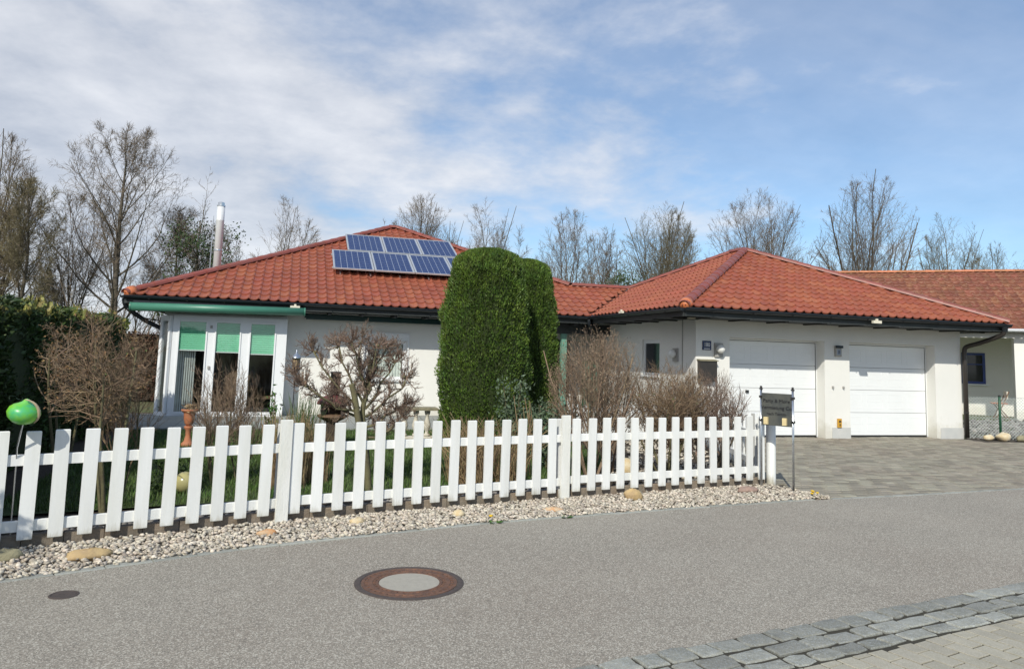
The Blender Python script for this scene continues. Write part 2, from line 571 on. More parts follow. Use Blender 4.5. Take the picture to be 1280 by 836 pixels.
def leaves(P, Nrm, size, rng, aspect=.5, spread=.6, updir=0.0):
    """diamond leaves: P centres, Nrm outward normals"""
    n = len(P)
    d = Nrm + rng.normal(0, spread, (n, 3))
    d[:, 2] += updir
    d /= np.linalg.norm(d, axis=1, keepdims=True) + 1e-9
    q = rng.normal(0, 1, (n, 3))
    s_ = np.cross(d, q)
    s_ /= np.linalg.norm(s_, axis=1, keepdims=True) + 1e-9
    sz = (size * rng.uniform(.6, 1.4, n))[:, None]
    a = P - d * sz * .3
    c = P + d * sz * .7
    b = P + s_ * sz * aspect * .5
    e = P - s_ * sz * aspect * .5
    V = np.stack([a, b, c, e], 1).reshape(-1, 3)
    F = np.arange(n * 4).reshape(n, 4)
    return V, F


# ------------------------------------------------------------------ ground
def sheet(name, pts, z, m, kind='structure'):
    b = MB()
    b.poly([(x, y, z) for x, y in pts])
    o = b.build(name, m)
    o['kind'] = kind
    return o


sheet('ground', [(-900, -300), (900, -300), (900, 1500), (-900, 1500)], -.06, M['field'])
FA, FB, FC, FD = (-12.9, -8.40), (-8.45, -6.87), (-5.3, -6.1), (-2.1, -5.5)
KERB = [(-14, -9.95), (-10.26, -8.41), (-8.75, -7.80), (-6.57, -7.20), (-4.7, -6.88), (-2.15, -6.52)]
KERB2 = KERB + [(-.6, -6.42), (1.59, -6.2), (8, -5.7), (30, -4)]


def band(t):
    """upper edge of the sett band"""
    return -10.57 + (t + 6.89) * .192


road = [(x, y) for x, y in KERB2] + [(30, band(30)), (-14, band(-14))]
# road built as strips between the kerb line and the sett band
rb = MB()
for (xa, ya), (xb, yb) in zip(KERB2[:-1], KERB2[1:]):
    if band(xa) < ya:
        rb.poly([(xa, band(xa), 0), (xb, band(xb), 0), (xb, yb, 0), (xa, ya, 0)])
ro = rb.build('road', M['asphalt'])
ro['kind'] = 'structure'
sheet('garden_soil', [(-16, -10.5), (-12.9, -8.40), (-8.45, -6.87), (-5.3, -6.1), (-2.1, -5.5), (-.1, .2), (-.1, 6), (-16, 6)], -.03, M['soil'])
sheet('lawn', [(-11.2, -6.2), (-8.45, -5.6), (-5.9, -5.2), (-4.4, -4.6), (-3.2, -2.5), (-3.0, 1.6), (-11.3, 1.6)], -.006, M['lawn'])
sheet('terrace_base', [(-12.6, 1.6), (-2.0, 1.6), (-.3, .3), (-.3, 6.3), (-2.2, 6.3), (-2.2, 5), (-12.6, 5)], -.004, M['joint'])
tp = thing('terrace', (-7, 3, 0), 'pale stone terrace in front of the glass doors', 'terrace')
del tp['label'], tp['category']
tp['kind'] = 'structure'
rr = random.Random(3)
for i in range(19):
    for j in range(6):
        b = MB()
        b.cur = rr.random()
        x = -12.4 + i * .6
        y = 1.65 + j * .56
        if x > -2.9 and y < 1.6:
            continue
        b.obox((x, y, 0), (1, 0, 0), (0, 1, 0), (0, 0, 1), .59, .55, .03, .004)
        b.build('terrace_slab', M['terrace'], tp)

# grass blades
rng = np.random.default_rng(5)
n = 52000
gx = rng.uniform(-11.2, -3.1, n)
gy = rng.uniform(-6.0, 1.5, n)
keep = (gy > -6.25 + (gx + 11.2) * .25) & ~((gx > -4.4) & (gy < -4.6 + (gx + 4.4) * 1.6))
gx, gy = gx[keep], gy[keep]
n = len(gx)
h = rng.uniform(.03, .085, n)
an = rng.uniform(0, 6.28, n)
wd = .006
dx, dy = np.cos(an) * wd, np.sin(an) * wd
tx, ty = rng.normal(0, .018, n), rng.normal(0, .018, n)
V = np.stack([np.stack([gx - dx, gy - dy, gx * 0 - .006], 1), np.stack([gx + dx, gy + dy, gx * 0 - .006], 1), np.stack([gx + tx, gy + ty, h], 1)], 1).reshape(-1, 3)
o = fastmesh('lawn_grass', V, np.arange(n * 3).reshape(n, 3), M['blade'], kind='stuff')
tag(o, 'short green lawn grass behind the white picket fence', 'grass')

# gravel strip
def seglerp(poly, x):
    for (xa, ya), (xb, yb) in zip(poly[:-1], poly[1:]):
        if xa <= x <= xb:
            return ya + (yb - ya) * (x - xa) / (xb - xa)
    return poly[-1][1]


FENCE = [FA, FB, FC, FD]
gp = []
for x in np.linspace(-12.9, -2.1, 24):
    gp.append((x, seglerp(FENCE, x)))
kp = [(x, seglerp(KERB, x)) for x in np.linspace(-12.9, -2.15, 24)]
gb = MB()
for i in range(23):
    gb.poly([(kp[i][0], kp[i][1] + .02, -.012), (kp[i + 1][0], kp[i + 1][1] + .02, -.012), (gp[i + 1][0], gp[i + 1][1], -.012), (gp[i][0], gp[i][1], -.012)])
gb.poly([(-2.15, -6.50, -.012), (-1.9, -6.49, -.012), (-1.95, -6.2, -.012), (-2.1, -5.5, -.012)])
o = gb.build('gravel_bed', M['gravelbase'])
o['kind'] = 'structure'
ico = None


def pebbles(name, pts, smin, smax, m, seed, label, flat=.6):
    rg = np.random.default_rng(seed)
    t = (1 + 5 ** .5) / 2
    iv = np.array([(-1, t, 0), (1, t, 0), (-1, -t, 0), (1, -t, 0), (0, -1, t), (0, 1, t), (0, -1, -t), (0, 1, -t), (t, 0, -1), (t, 0, 1), (-t, 0, -1), (-t, 0, 1)], dtype=float)
    iv /= np.linalg.norm(iv[0])
    fi = np.array([(0, 11, 5), (0, 5, 1), (0, 1, 7), (0, 7, 10), (0, 10, 11), (1, 5, 9), (5, 11, 4), (11, 10, 2), (10, 7, 6), (7, 1, 8), (3, 9, 4), (3, 4, 2), (3, 2, 6), (3, 6, 8), (3, 8, 9), (4, 9, 5), (2, 4, 11), (6, 2, 10), (8, 6, 7), (9, 8, 1)])
    n = len(pts)
    s_ = rg.uniform(smin, smax, (n, 1, 1)) * .5
    sc = np.stack([rg.uniform(.8, 1.35, n), rg.uniform(.65, 1.0, n), rg.uniform(flat * .7, flat * 1.2, n)], 1)[:, None, :]
    V = iv[None] * sc * s_ * rg.uniform(.82, 1.15, (n, 12, 1))
    a = rg.uniform(0, 6.28, n)
    b = rg.normal(0, .35, n)
    ca, sa, cb, sb = np.cos(a), np.sin(a), np.cos(b), np.sin(b)
    x = V[..., 0] * cb[:, None] - V[..., 2] * sb[:, None]
    z = V[..., 0] * sb[:, None] + V[..., 2] * cb[:, None]
    V = np.stack([x * ca[:, None] - V[..., 1] * sa[:, None], x * sa[:, None] + V[..., 1] * ca[:, None], z], 2)
    P = np.array(pts)
    V += P[:, None, :]
    F = (fi[None] + (np.arange(n) * 12)[:, None, None]).reshape(-1, 3)
    o = fastmesh(name, V.reshape(-1, 3), F, m, kind='stuff', rnd=np.repeat(rg.random(n), 20))
    return tag(o, label, 'gravel')


pts = []
rg = random.Random(11)
while len(pts) < 15500:
    x = rg.uniform(-12.6, -1.9)
    if x < -2.1:
        y0, y1 = seglerp(KERB, x) + .035, seglerp(FENCE, x) + .03
    else:
        y0, y1 = -6.47, -5.45 - (x + 2.1) * 4.5
    if y1 <= y0:
        continue
    y = rg.uniform(y0, y1)
    pts.append((x, y, rg.uniform(-.004, .028)))
pebbles('gravel', pts, .022, .052, M['pebble'], 4, 'pale rounded gravel strip between picket fence and road')
pts = []
for i in range(1500):
    x = rg.uniform(-12.6, -2.2)
    y = seglerp(FENCE, x) + rg.uniform(.13, .5)
    pts.append((x, y, rg.uniform(0, .03)))
pebbles('rough_stones', pts, .05, .13, M['roughstone'], 9, 'rough dark broken stones along the inner side of the picket fence', .8)
pts = []
for i in range(2200):
    x = rg.uniform(-4.3, -.3)
    y = rg.uniform(-5.0, -.2)
    if y < -5.6 + (x + 4.3) * .16 + .1 or y > -4.9 + (x + 4.3) * 1.9:
        continue
    if x > -2.05 + (y + 5.4) * .32:
        continue
    pts.append((x, y, rg.uniform(-.01, .02)))
pebbles('garden_gravel', pts, .03, .08, M['pebble'], 19, 'gravel bed under the bare shrubs near the driveway')

# kerb stones
kt = thing('kerb', (-6, -7.2, 0), '', '')
del kt['label'], kt['category']
kt['kind'] = 'structure'
for (xa, ya), (xb, yb) in zip(KERB[:-1], KERB[1:]):
    d = Vector((xb - xa, yb - ya, 0))
    Ln = d.length
    d.normalize()
    nrm = Vector((-d.y, d.x, 0))
    k = max(1, round(Ln / .33))
    for i in range(k):
        b = MB()
        b.cur = rr.random()
        lx = Ln / k - .006
        b.obox(Vector((xa, ya, -.06)) + d * (i * Ln / k) - nrm * rr.uniform(.0, .012), d, nrm, (0, 0, 1), lx, .075 + rr.uniform(0, .012), .066 + rr.uniform(0, .008), .006)
        b.build('kerb_stone', M['kerb'], kt)

# sett band
st = thing('sett_band', (-5, -10.3, 0), '', '')
del st['label'], st['category']
st['kind'] = 'structure'
ang = math.atan(.192)
bd_, bn_ = Vector((math.cos(ang), math.sin(ang), 0)), Vector((math.sin(ang), -math.cos(ang), 0))
b0 = Vector((-9.5, band(-9.5), 0))
sheet('joint_bed', [tuple((b0 + bd_ * a + bn_ * c)[:2]) for a, c in ((-5, -.006), (40, -.006), (40, .52), (-5, .52))], .0015, M['joint'])


def irregular_block(o, ax, ay, lx, ly, hgt, rnd_, jit=.010):
    b = MB()
    b.cur = rnd_
    r_ = rr
    ring0, ring1 = [], []
    corners = [(0, 0), (.5, 0), (1, 0), (1, .5), (1, 1), (.5, 1), (0, 1), (0, .5)]
    n_ = len(b.v)
    for k, (zz_, ins) in enumerate(((-.05, 0), (hgt - .007, 0), (hgt, .006))):
        for (i, j) in corners:
            if k == 0:
                ring0.append((r_.uniform(-jit, jit), r_.uniform(-jit, jit)))
            q = ring0[corners.index((i, j))]
            x = i * lx + q[0] + (ins if i == 0 else (-ins if i == 1 else 0))
            y = j * ly + q[1] + (ins if j == 0 else (-ins if j == 1 else 0))
            if (i, j) in ((0, 0), (1, 0), (1, 1), (0, 1)):
                x += (.003 if i == 0 else -.003)
                y += (.003 if j == 0 else -.003)
            p = o + ax * x + ay * y
            b.v.append((p.x, p.y, zz_ + (r_.uniform(-.003, .003) if k else 0)))
    for k in (0, 8):
        for i in range(8):
            j = (i + 1) % 8
            b.face((n_ + k + i, n_ + k + 8 + i, n_ + k + 8 + j, n_ + k + j))
    c = len(b.v)
    p = o + ax * (lx / 2) + ay * (ly / 2)
    b.v.append((p.x, p.y, hgt + .003))
    for i in range(8):
        j = (i + 1) % 8
        b.face((n_ + 16 + i, c, n_ + 16 + j))
    return b


for row, (c0, wd_, lo, hi) in enumerate(((.0, .165, .14, .26), (.178, .15, .16, .30), (.338, .13, .16, .34))):
    s_ = 2.0 + rr.uniform(0, .1)
    while s_ < 9.2:
        l_ = rr.uniform(lo, hi)
        b = irregular_block(b0 + bd_ * s_ + bn_ * c0, bd_, bn_, l_ - .016, wd_ - .016, .009 + rr.uniform(0, .008), rr.random())
        b.build('sett', M['sett'], st)
        s_ += l_

# bottom right pavement
pt = thing('pavement', (-3.5, -10.8, 0), '', '')
del pt['label'], pt['category']
pt['kind'] = 'structure'
pa = R(-76)
pd, pn = Vector((math.cos(pa), math.sin(pa), 0)), Vector((-math.sin(pa), math.cos(pa), 0))
edge0 = b0 + bn_ * .475
sheet('pavement_bed', [tuple((b0 + bd_ * a + bn_ * c)[:2]) for a, c in ((-5, .5), (40, .5), (40, 9), (-5, 9))], -.0015, M['joint'])
po = Vector((-4.5, -10.6, 0))
cnt = 0
for j in range(-22, 30):
    for i in range(-12, 14):
        o_ = po + pd * (i * .206 + (j % 2) * .103) + pn * (j * .131)
        cs = [o_ + pd * a + pn * c for a in (0, .197) for c in (0, .122)]
        q = [(c_ - edge0).dot(bn_) for c_ in cs]
        cx = o_ + pd * .1 + pn * .062
        rel = cx - edge0
        along = rel.dot(bd_)
        if max(q) < .03 or rel.dot(bn_) > 1.5 or along < 3.0 or along > 9.0:
            continue
        if min(q) < -.002:
            # cut stone along the band
            poly = [cs[0], cs[2], cs[3], cs[1]]
            res = []
            for a_, b_ in zip(poly, poly[1:] + poly[:1]):
                da, db = (a_ - edge0).dot(bn_), (b_ - edge0).dot(bn_)
                if da >= 0:
                    res.append(a_)
                if da * db < 0:
                    res.append(a_.lerp(b_, da / (da - db)))
            if len(res) < 3:
                continue
            cc = sum(res, Vector()) / len(res)
            b = MB()
            b.cur = rr.random()
            n_ = len(res)
            for zz_, k in ((-.05, .98), (.003, .98), (.006, .93)):
                for p in res:
                    q_ = cc + (p - cc) * k
                    b.v.append((q_.x, q_.y, zz_))
            for k in (0, n_):
                for a_ in range(n_):
                    c_ = (a_ + 1) % n_
                    b.face((k + a_, k + c_, k + n_ + c_, k + n_ + a_))
            b.face(tuple(range(2 * n_, 3 * n_)))
        else:
            b = MB()
            b.cur = rr.random()
            b.obox(o_ + Vector((rr.uniform(-.0015, .0015), rr.uniform(-.0015, .0015), -.05)), pd, pn, (0, 0, 1), .193, .118, .055 + rr.uniform(0, .002), .0015)
        b.build('paving_block', M['paver'], pt)
        cnt += 1

# driveway
dt_ = thing('driveway', (3, -3, 0), '', '')
del dt_['label'], dt_['category']
dt_['kind'] = 'structure'
DW = [(-2.02, -6.42), (-1.55, -6.50), (1.59, -6.22), (9, -5.66), (9, -.7), (7.4, -.1), (7.4, 0), (6.51, .3), (.84, .3), (0, 0), (-.3, -.1), (-1.95, -5.35)]
sheet('driveway_bed', [(-2.05, -6.46), (-1.55, -6.5), (1.59, -6.2), (30, -4), (30, 1.2), (9.6, 1.2), (7.42, .0), (7.3, .31), (0, .31), (-.1, .2), (-2.0, -5.4)], -.018, M['drive_joint'])


def dwin(x, y):
    if x < -1.93 + (y + 6.4) * -.05 or y > .28:
        return False
    if y < KERBY(x) + .02:
        return False
    if x < -.15 and x < -1.95 + (y + 5.35) * .33:
        return False
    if y > -.03 and not (.84 < x < 3.33 or 4.02 < x < 6.51):
        return False
    if x > 6.55 and y > -.05 - max(0, x - 7.5) * .0 and x < 7.3:
        return False
    return x < 15 and (x < 7.2 or y < -.75 + (x - 7.2) * -.12)


def KERBY(x):
    return seglerp(KERB2, x)


cells = []
pw, ph = .205, .138
for j in range(-50, 50):
    for i in range(-12, 76):
        x = -2 + i * pw + (j % 2) * pw * .5
        y = j * ph - .02
        if dwin(x + .02, y + .02) and dwin(x + pw - .02, y + ph - .02):
            cells.append((x, y))
cells.sort(key=lambda c: (c[0] + pw / 2 + 8.45) ** 2 + (c[1] + 14.45) ** 2 if c[0] < 3.2 else 1e9)
variants = []
for k in range(8):
    b = MB()
    b.cur = (k + .5) / 8
    b.obox((0, 0, -.045), (1, 0, 0), (0, 1, 0), (0, 0, 1), pw - .012, ph - .010, .045 + .001 * (k % 4), .007)
    me = b.mesh('paver')
    me.materials.append(M['drive'])
    variants.append(me)
for (x, y) in cells[:300]:
    o = link('driveway_paver', rr.choice(variants), None, dt_)
    o.location = Vector((x, y, rr.uniform(-.002, .003))) - dt_.location
    o.rotation_euler = (rr.uniform(-.02, .02), rr.uniform(-.012, .012), rr.uniform(-.01, .01))
b = MB()
for (x, y) in cells[300:]:
    b.cur = rr.random()
    zt = rr.uniform(-.003, .004)
    a, c = rr.uniform(-.003, .003), rr.uniform(-.003, .003)
    x1, y1 = x + pw - .012, y + ph - .01
    ch = .007
    n_ = len(b.v)
    b.v += [(x, y, -.03), (x1, y, -.03), (x1, y1, -.03), (x, y1, -.03), (x, y, zt - .007), (x1, y, zt - .007), (x1, y1, zt - .007), (x, y1, zt - .007),
            (x + ch, y + ch, zt + a), (x1 - ch, y + ch, zt - c), (x1 - ch, y1 - ch, zt - a), (x + ch, y1 - ch, zt + c)]
    for k in (0, 4):
        for i in range(4):
            j = (i + 1) % 4
            b.face((n_ + k + i, n_ + k + j, n_ + k + 4 + j, n_ + k + 4 + i))
    b.face((n_ + 8, n_ + 9, n_ + 10, n_ + 11))
b.build('far_driveway_pavers', M['drive'], dt_, kind='stuff')
# row of small setts closing the driveway towards the road
for i in range(46):
    x = -1.88 + i * .17
    y = KERBY(x)
    b = irregular_block(Vector((x, y - .015, 0)), Vector((1, .085, 0)), Vector((-.085, 1, 0)), .158, .075, .003 + rr.uniform(0, .004), rr.random(), .006)
    b.build('edge_sett', M['kerb'], dt_)

# manhole
mh = thing('manhole_cover', (-7.53, -8.91, 0), 'round manhole cover with rusty iron ring and concrete centre in the road', 'manhole cover')
c = Vector((-7.53, -8.91, 0))
b = MB()
b.lathe(c, [(.392, -.03), (.392, .004), (.378, .007), (.352, .007), (.346, .002), (.346, -.03)], 64)
b.build('outer_frame', M['darkiron'], mh, smooth=False)
b = MB()
b.lathe(c, [(.343, -.03), (.343, .006), (.322, .008), (.318, .003), (.300, .003), (.296, .008), (.262, .008), (.258, .003), (.24, .003), (.236, .008), (.221, .008), (.217, 0), (.217, -.03)], 64)
for i in range(36):
    a = 2 * math.pi * i / 36
    u = Vector((math.cos(a), math.sin(a), 0))
    v_ = Vector((-math.sin(a), math.cos(a), 0))
    b.obox(c + u * .299 - v_ * .012 + Vector((0, 0, .0)), u, v_, (0, 0, 1), .021, .024, .0075)
    b.obox(c + u * .2405 - v_ * .009 + Vector((0, 0, .0)), u, v_, (0, 0, 1), .017, .018, .0075)
b.build('iron_lid_ring', M['rust'], mh)
b = MB()
b.lathe(c, [(.2165, -.03), (.2165, .0045), (.1, .0055), (0, .0055)], 48)
b.build('concrete_infill', M['concrete_fill'], mh)
vc = thing('valve_cap', (-9.78, -8.76, 0), 'small dark oval iron valve cap in the road at the left', 'valve cap')
b = MB()
b.lathe((-9.78, -8.76, 0), [(.090, -.02), (.090, .003), (.085, .005), (.077, .005), (.074, .001), (.074, .0009)], 32)
b.build('frame', M['darkiron'], vc)
b = MB()
b.lathe((-9.78, -8.76, 0), [(.073, -.02), (.073, .003), (.03, .003), (.026, .001), (0, .001)], 32)
b.build('lid', M['darkiron'], vc)


# rocks
def rock(x, y, sx, sy, sz, rot, m, label, seed, flat=0):
    rg_ = np.random.default_rng(seed)
    bm = MB()
    nu, nv = 14, 9
    phs = rg_.uniform(0, 6, 8)
    V = []
    for j in range(nv + 1):
        th = math.pi * j / nv
        for i in range(nu):
            a = 2 * math.pi * i / nu
            d = Vector((math.sin(th) * math.cos(a), math.sin(th) * math.sin(a), math.cos(th)))
            r = 1 + .13 * math.sin(2 * a + phs[0]) * math.sin(th) + .09 * math.sin(3 * a + phs[1] + 2 * th) + .06 * math.sin(5 * th + phs[2] + a) + rg_.normal(0, .025)
            e = Vector((d.x * sx, d.y * sy, d.z * sz)) * r
            e = Vector((e.x * math.cos(rot) - e.y * math.sin(rot), e.x * math.sin(rot) + e.y * math.cos(rot), e.z))
            bm.v.append((x + e.x, y + e.y, max(-.02, e.z + sz * .75)))
    for j in range(nv):
        for i in range(nu):
            i2 = (i + 1) % nu
            bm.face((j * nu + i, (j + 1) * nu + i, (j + 1) * nu + i2, j * nu + i2))
    o = bm.build('boulder', m, smooth=True)
    centre(o)
    return tag(o, label, 'boulder', 'boulders on the gravel and paving')


rock(-9.84, -7.90, .155, .06, .048, .38, M['boulder'], 'long tan sandstone boulder on the gravel, leftmost but one', 1)
rock(-10.42, -7.84, .12, .08, .05, .3, M['grey_olive'], 'greyish olive boulder at the left end of the gravel strip', 2)
rock(-8.55, -7.36, .085, .05, .035, .1, M['boulder_orange'], 'flat pinkish orange boulder below the left fence post', 3)
rock(-7.74, -7.04, .085, .05, .04, .2, M['boulder_pale'], 'pale cream boulder on gravel right of the left fence post', 4)
rock(-6.71, -6.86, .075, .06, .045, .5, M['boulder_pale'], 'small yellowish boulder at mid fence beside a weed', 5)
rock(-5.65, -6.74, .11, .05, .03, -.2, M['boulder_orange'], 'jagged orange boulder below the middle fence post', 6)
rock(-4.48, -6.25, .115, .08, .075, .1, M['boulder'], 'blocky brown sandstone boulder on gravel right of the middle post', 7)
rock(-2.76, -6.00, .125, .08, .05, 0, M['boulder_red'], 'flat reddish boulder on gravel near the sign', 8)
for i, (x, y, s_) in enumerate(((7.62, -.42, .13), (7.98, -.5, .19), (8.32, -.68, .14))):
    rock(x, y, s_, s_ * .7, s_ * .55, .1 * i, M['boulder_pale'] if i != 2 else M['grey_olive'],
         ['smallest pale field stone right beside the downpipe foot', 'largest pale field stone in front of the green fence post', 'olive field stone, rightmost at the wire fence'][i], 20 + i)


def weed(x, y, label, nfl, seed):
    rg_ = random.Random(seed)
    t_ = thing('dandelion', (x, y, 0), label, 'plant')
    b = MB()
    for i in range(16):
        a = rg_.uniform(0, 6.28)
        l_ = rg_.uniform(.05, .10)
        b.cur = rg_.random()
        d = Vector((math.cos(a), math.sin(a), .35))
        s_ = Vector((-math.sin(a), math.cos(a), 0)) * .012
        p = Vector((x, y, .0))
        b.poly([p, p + d * l_ * .6 + s_, p + d * l_ - Vector((0, 0, .015)), p + d * l_ * .6 - s_])
    b.build('leaves', M['leaf'], t_)
    for i in range(nfl):
        a = rg_.uniform(0, 6.28)
        q = Vector((x + math.cos(a) * rg_.uniform(.01, .06), y + math.sin(a) * .03, rg_.uniform(.05, .09)))
        b = MB()
        b.lathe(q, [(.006, -.012), (.020, 0), (.018, .010), (0, .012)], 10)
        b.build('flower', M['dandelion'], t_)


weed(-2.05, -6.38, 'yellow dandelion at the right end of the gravel strip', 4, 1)
weed(-6.42, -7.16, 'low green dandelion with one flower at the kerb', 1, 2)
weed(-5.62, -7.02, 'tiny green weed at the kerb below the middle post', 0, 4)

# ------------------------------------------------------------------ picket fence
pf = thing('picket_fence', (FB[0], FB[1], 0), 'long white wooden picket fence along the gravel strip', 'fence')
PW = .105


def seg(P, Q):
    d = Vector((Q[0] - P[0], Q[1] - P[1], 0))
    return Vector((P[0], P[1], 0)), d.normalized(), d.length


pk = []
for k in range(5):
    b = MB()
    b.cur = k / 5 + .1
    hh = .85 + [0, .006, -.004, .003, -.002][k]
    n_ = len(b.v)
    ch = .006
    for z_, e in ((0, ch), (ch, 0), (hh - ch, 0), (hh, ch)):
        b.v += [(-PW / 2 + e, -.011 + e, z_), (PW / 2 - e, -.011 + e, z_), (PW / 2 - e, .011 - e, z_), (-PW / 2 + e, .011 - e, z_)]
    for j in range(3):
        for i in range(4):
            i2 = (i + 1) % 4
            b.face((n_ + j * 4 + i, n_ + j * 4 + i2, n_ + j * 4 + 4 + i2, n_ + j * 4 + 4 + i))
    b.face((n_ + 3, n_ + 2, n_ + 1, n_))
    b.face((n_ + 12, n_ + 13, n_ + 14, n_ + 15))
    me = b.mesh('picket')
    me.materials.append(M['white_paint'])
    pk.append(me)


def add_picket(parent, p, d, z0=.08, sc=1, rj=.012):
    o = link('picket', rr.choice(pk), None, parent)
    o.location = p + Vector((0, 0, z0)) - parent.location
    o.rotation_euler = (rr.uniform(-.008, .008), rr.uniform(-rj, rj), math.atan2(d.y, d.x))
    o.scale = (sc, 1, sc if sc != 1 else 1)
    return o


def rails(parent, P, d, l_, zs, z_h=.085, back=.011, th=.035, m=None):
    nrm = Vector((-d.y, d.x, 0))
    for z_ in zs:
        b = MB()
        b.cur = rr.random()
        b.obox(P + nrm * back + Vector((0, 0, z_ - z_h / 2)), d, nrm, (0, 0, 1), l_, th, z_h, .004)
        b.build('rail', m or M['white_paint'], parent)


post_s = {}
# section A..B : measured spacing 0.21 m, counted back from the post
P, d, l_ = seg(FA, FB)
for i in range(21):
    s_ = l_ - .168 - i * .2085
    if s_ > .05:
        add_picket(pf, P + d * s_ - Vector((-d.y, d.x, 0)) * .0, d)
rails(pf, P, d, l_ - .004, (.70, .187))
P, d, l_ = seg(FB, FC)
for i in range(15):
    add_picket(pf, P + d * (.125 + i * .2108), d)
rails(pf, P, d, l_ - .004, (.70, .20))
P, d, l_ = seg(FC, FD)
for i in range(15):
    add_picket(pf, P + d * (.170 + i * .2115), d)
rails(pf, P, d, l_ - .06, (.705, .218))
for (Q, dd) in ((FB, seg(FA, FB)[1]), (FC, seg(FB, FC)[1])):
    nrm = Vector((-dd.y, dd.x, 0))
    b = MB()
    b.cur = .5
    o_ = Vector((Q[0], Q[1], -.06))
    b.obox(o_ - dd * .0575 - nrm * .042, dd, nrm, (0, 0, 1), .115, .03, 1.03, .005)
    b.build('post_board', M['fence_old'], pf)
    b = MB()
    b.obox(o_ - dd * .035 + nrm * .050, dd, nrm, (0, 0, 1), .07, .07, .98, .005)
    b.build('post', M['white_paint'], pf)
b = MB()
b.lathe((FD[0] + .07, FD[1] + .03, 0), [(.062, -.05), (.064, .0), (.064, .90), (.058, .915), (0, .92)], 20)
b.build('end_post', M['white_paint'], pf, smooth=True)
P, d, l_ = seg(FC, FD)
# edging under the fence
eg = thing('concrete_edging', (FB[0], FB[1], 0), '', '')
del eg['label'], eg['category']
eg['kind'] = 'structure'
for Pq, Qq in ((FA, FB), (FB, FC), (FC, FD)):
    P, d, l_ = seg(Pq, Qq)
    nrm = Vector((-d.y, d.x, 0))
    k = round(l_ / .30)
    for i in range(k):
        b = MB()
        b.cur = rr.random()
        b.obox(P + d * (i * l_ / k) - nrm * (-.048 - rr.uniform(0, .004)) + Vector((0, 0, -.05)), d, nrm, (0, 0, 1), l_ / k - .005, .07, .150 + rr.uniform(0, .006), .006)
        b.build('edging_stone', M['edging'], eg)

# second fence along the drive and back to the shrubs
sf = thing('picket_fence', (-1.0, -2.5, 0), 'white picket fence running back along the driveway to the garage corner', 'fence')
for Pq, Qq, sp in (((-1.93, -5.05), (-.32, -.55), .22), ((-3.1, -.62), (-.45, -.50), .15)):
    P, d, l_ = seg(Pq, Qq)
    i = 0
    while i * sp < l_:
        add_picket(sf, P + d * (i * sp), d, .05, .95 if sp > .2 else .8)
        i += 1
    rails(sf, P, d, l_, (.62, .22), m=M['white_paint'])
    b = MB()
    b.obox(P + Vector((-.05, .02, -.05)), (1, 0, 0), (0, 1, 0), (0, 0, 1), .09, .09, .98, .005)
    b.build('post', M['white_paint'], sf)

# ------------------------------------------------------------------ sign
sg = thing('sign_stand', (-2.3, -5.9, 0), 'dark company sign between stainless poles at the fence end', 'sign')
sl, sr = Vector((-2.33, -5.67, 0)), Vector((-2.10, -6.03, 0))
sdv = (sr - sl).normalized()
snn = Vector((-sdv.y, sdv.x, 0))
SZ0, SZ1 = .83, 1.255
for p in (sl, sr):
    for k, dd in enumerate((0, .032)):
        b = MB()
        q = p + snn * dd
        b.tube([q + Vector((0, 0, -.05)), q + Vector((0, 0, 1.30))], .0085, 10)
        b.build('pole', M['steel'], sg, smooth=True)
    b = MB()
    q = p + snn * .016
    b.lathe(q + Vector((0, 0, 1.30)), [(.02, 0), (.026, .006), (.026, .014), (.012, .022), (.018, .034), (.012, .046), (0, .05)], 12)
    b.build('pole_cap', M['black'], sg)
    for z_ in (.88, 1.19):
        b = MB()
        b.obox(q - sdv * .018 - snn * .03 + Vector((0, 0, z_)), sdv, snn, (0, 0, 1), .036, .06, .03, .004)
        b.build('clamp', M['black'], sg)
b = MB()
b.obox(sl + snn * .012 + sdv * .012 + Vector((0, 0, SZ0)), sdv, Vector((0, 0, 1)), -snn, (sr - sl).length - .024, SZ1 - SZ0, .008, .002)
b.build('sign_panel', M['signglass'], sg)
b = MB()
for z_ in (SZ0, SZ1 - .012):
    b.obox(sl + snn * .010 + sdv * .012 + Vector((0, 0, z_)), sdv, snn, (0, 0, 1), (sr - sl).length - .024, .012, .012)
b.build('panel_frame', M['black'], sg)


def text(txt, size, loc, xdir, zdir, m, parent, name='lettering', ext=.0015, align='CENTER', font_scale=1):
    cu = bpy.data.curves.new(name, 'FONT')
    cu.body = txt
    cu.size = size
    cu.extrude = ext
    cu.align_x = align
    cu.align_y = 'CENTER'
    tmp = bpy.data.objects.new('tmp', cu)
    COL.objects.link(tmp)
    bpy.context.view_layer.update()
    me = bpy.data.meshes.new_from_object(tmp.evaluated_get(bpy.context.evaluated_depsgraph_get()))
    bpy.data.objects.remove(tmp)
    me.materials.clear()
    xd, zd = Vector(xdir).normalized(), Vector(zdir).normalized()
    nd = xd.cross(zd)
    mat_ = Matrix(((xd.x * font_scale, zd.x, nd.x, 0), (xd.y * font_scale, zd.y, nd.y, 0), (xd.z * font_scale, zd.z, nd.z, 0), (0, 0, 0, 1)))
    me.transform(mat_)
    o = link(name, me, m, parent)
    off = OFF.get(parent.name, (0, 0, 0)) if parent else (0, 0, 0)
    o.location = Vector(loc) - Vector(off)
    return o


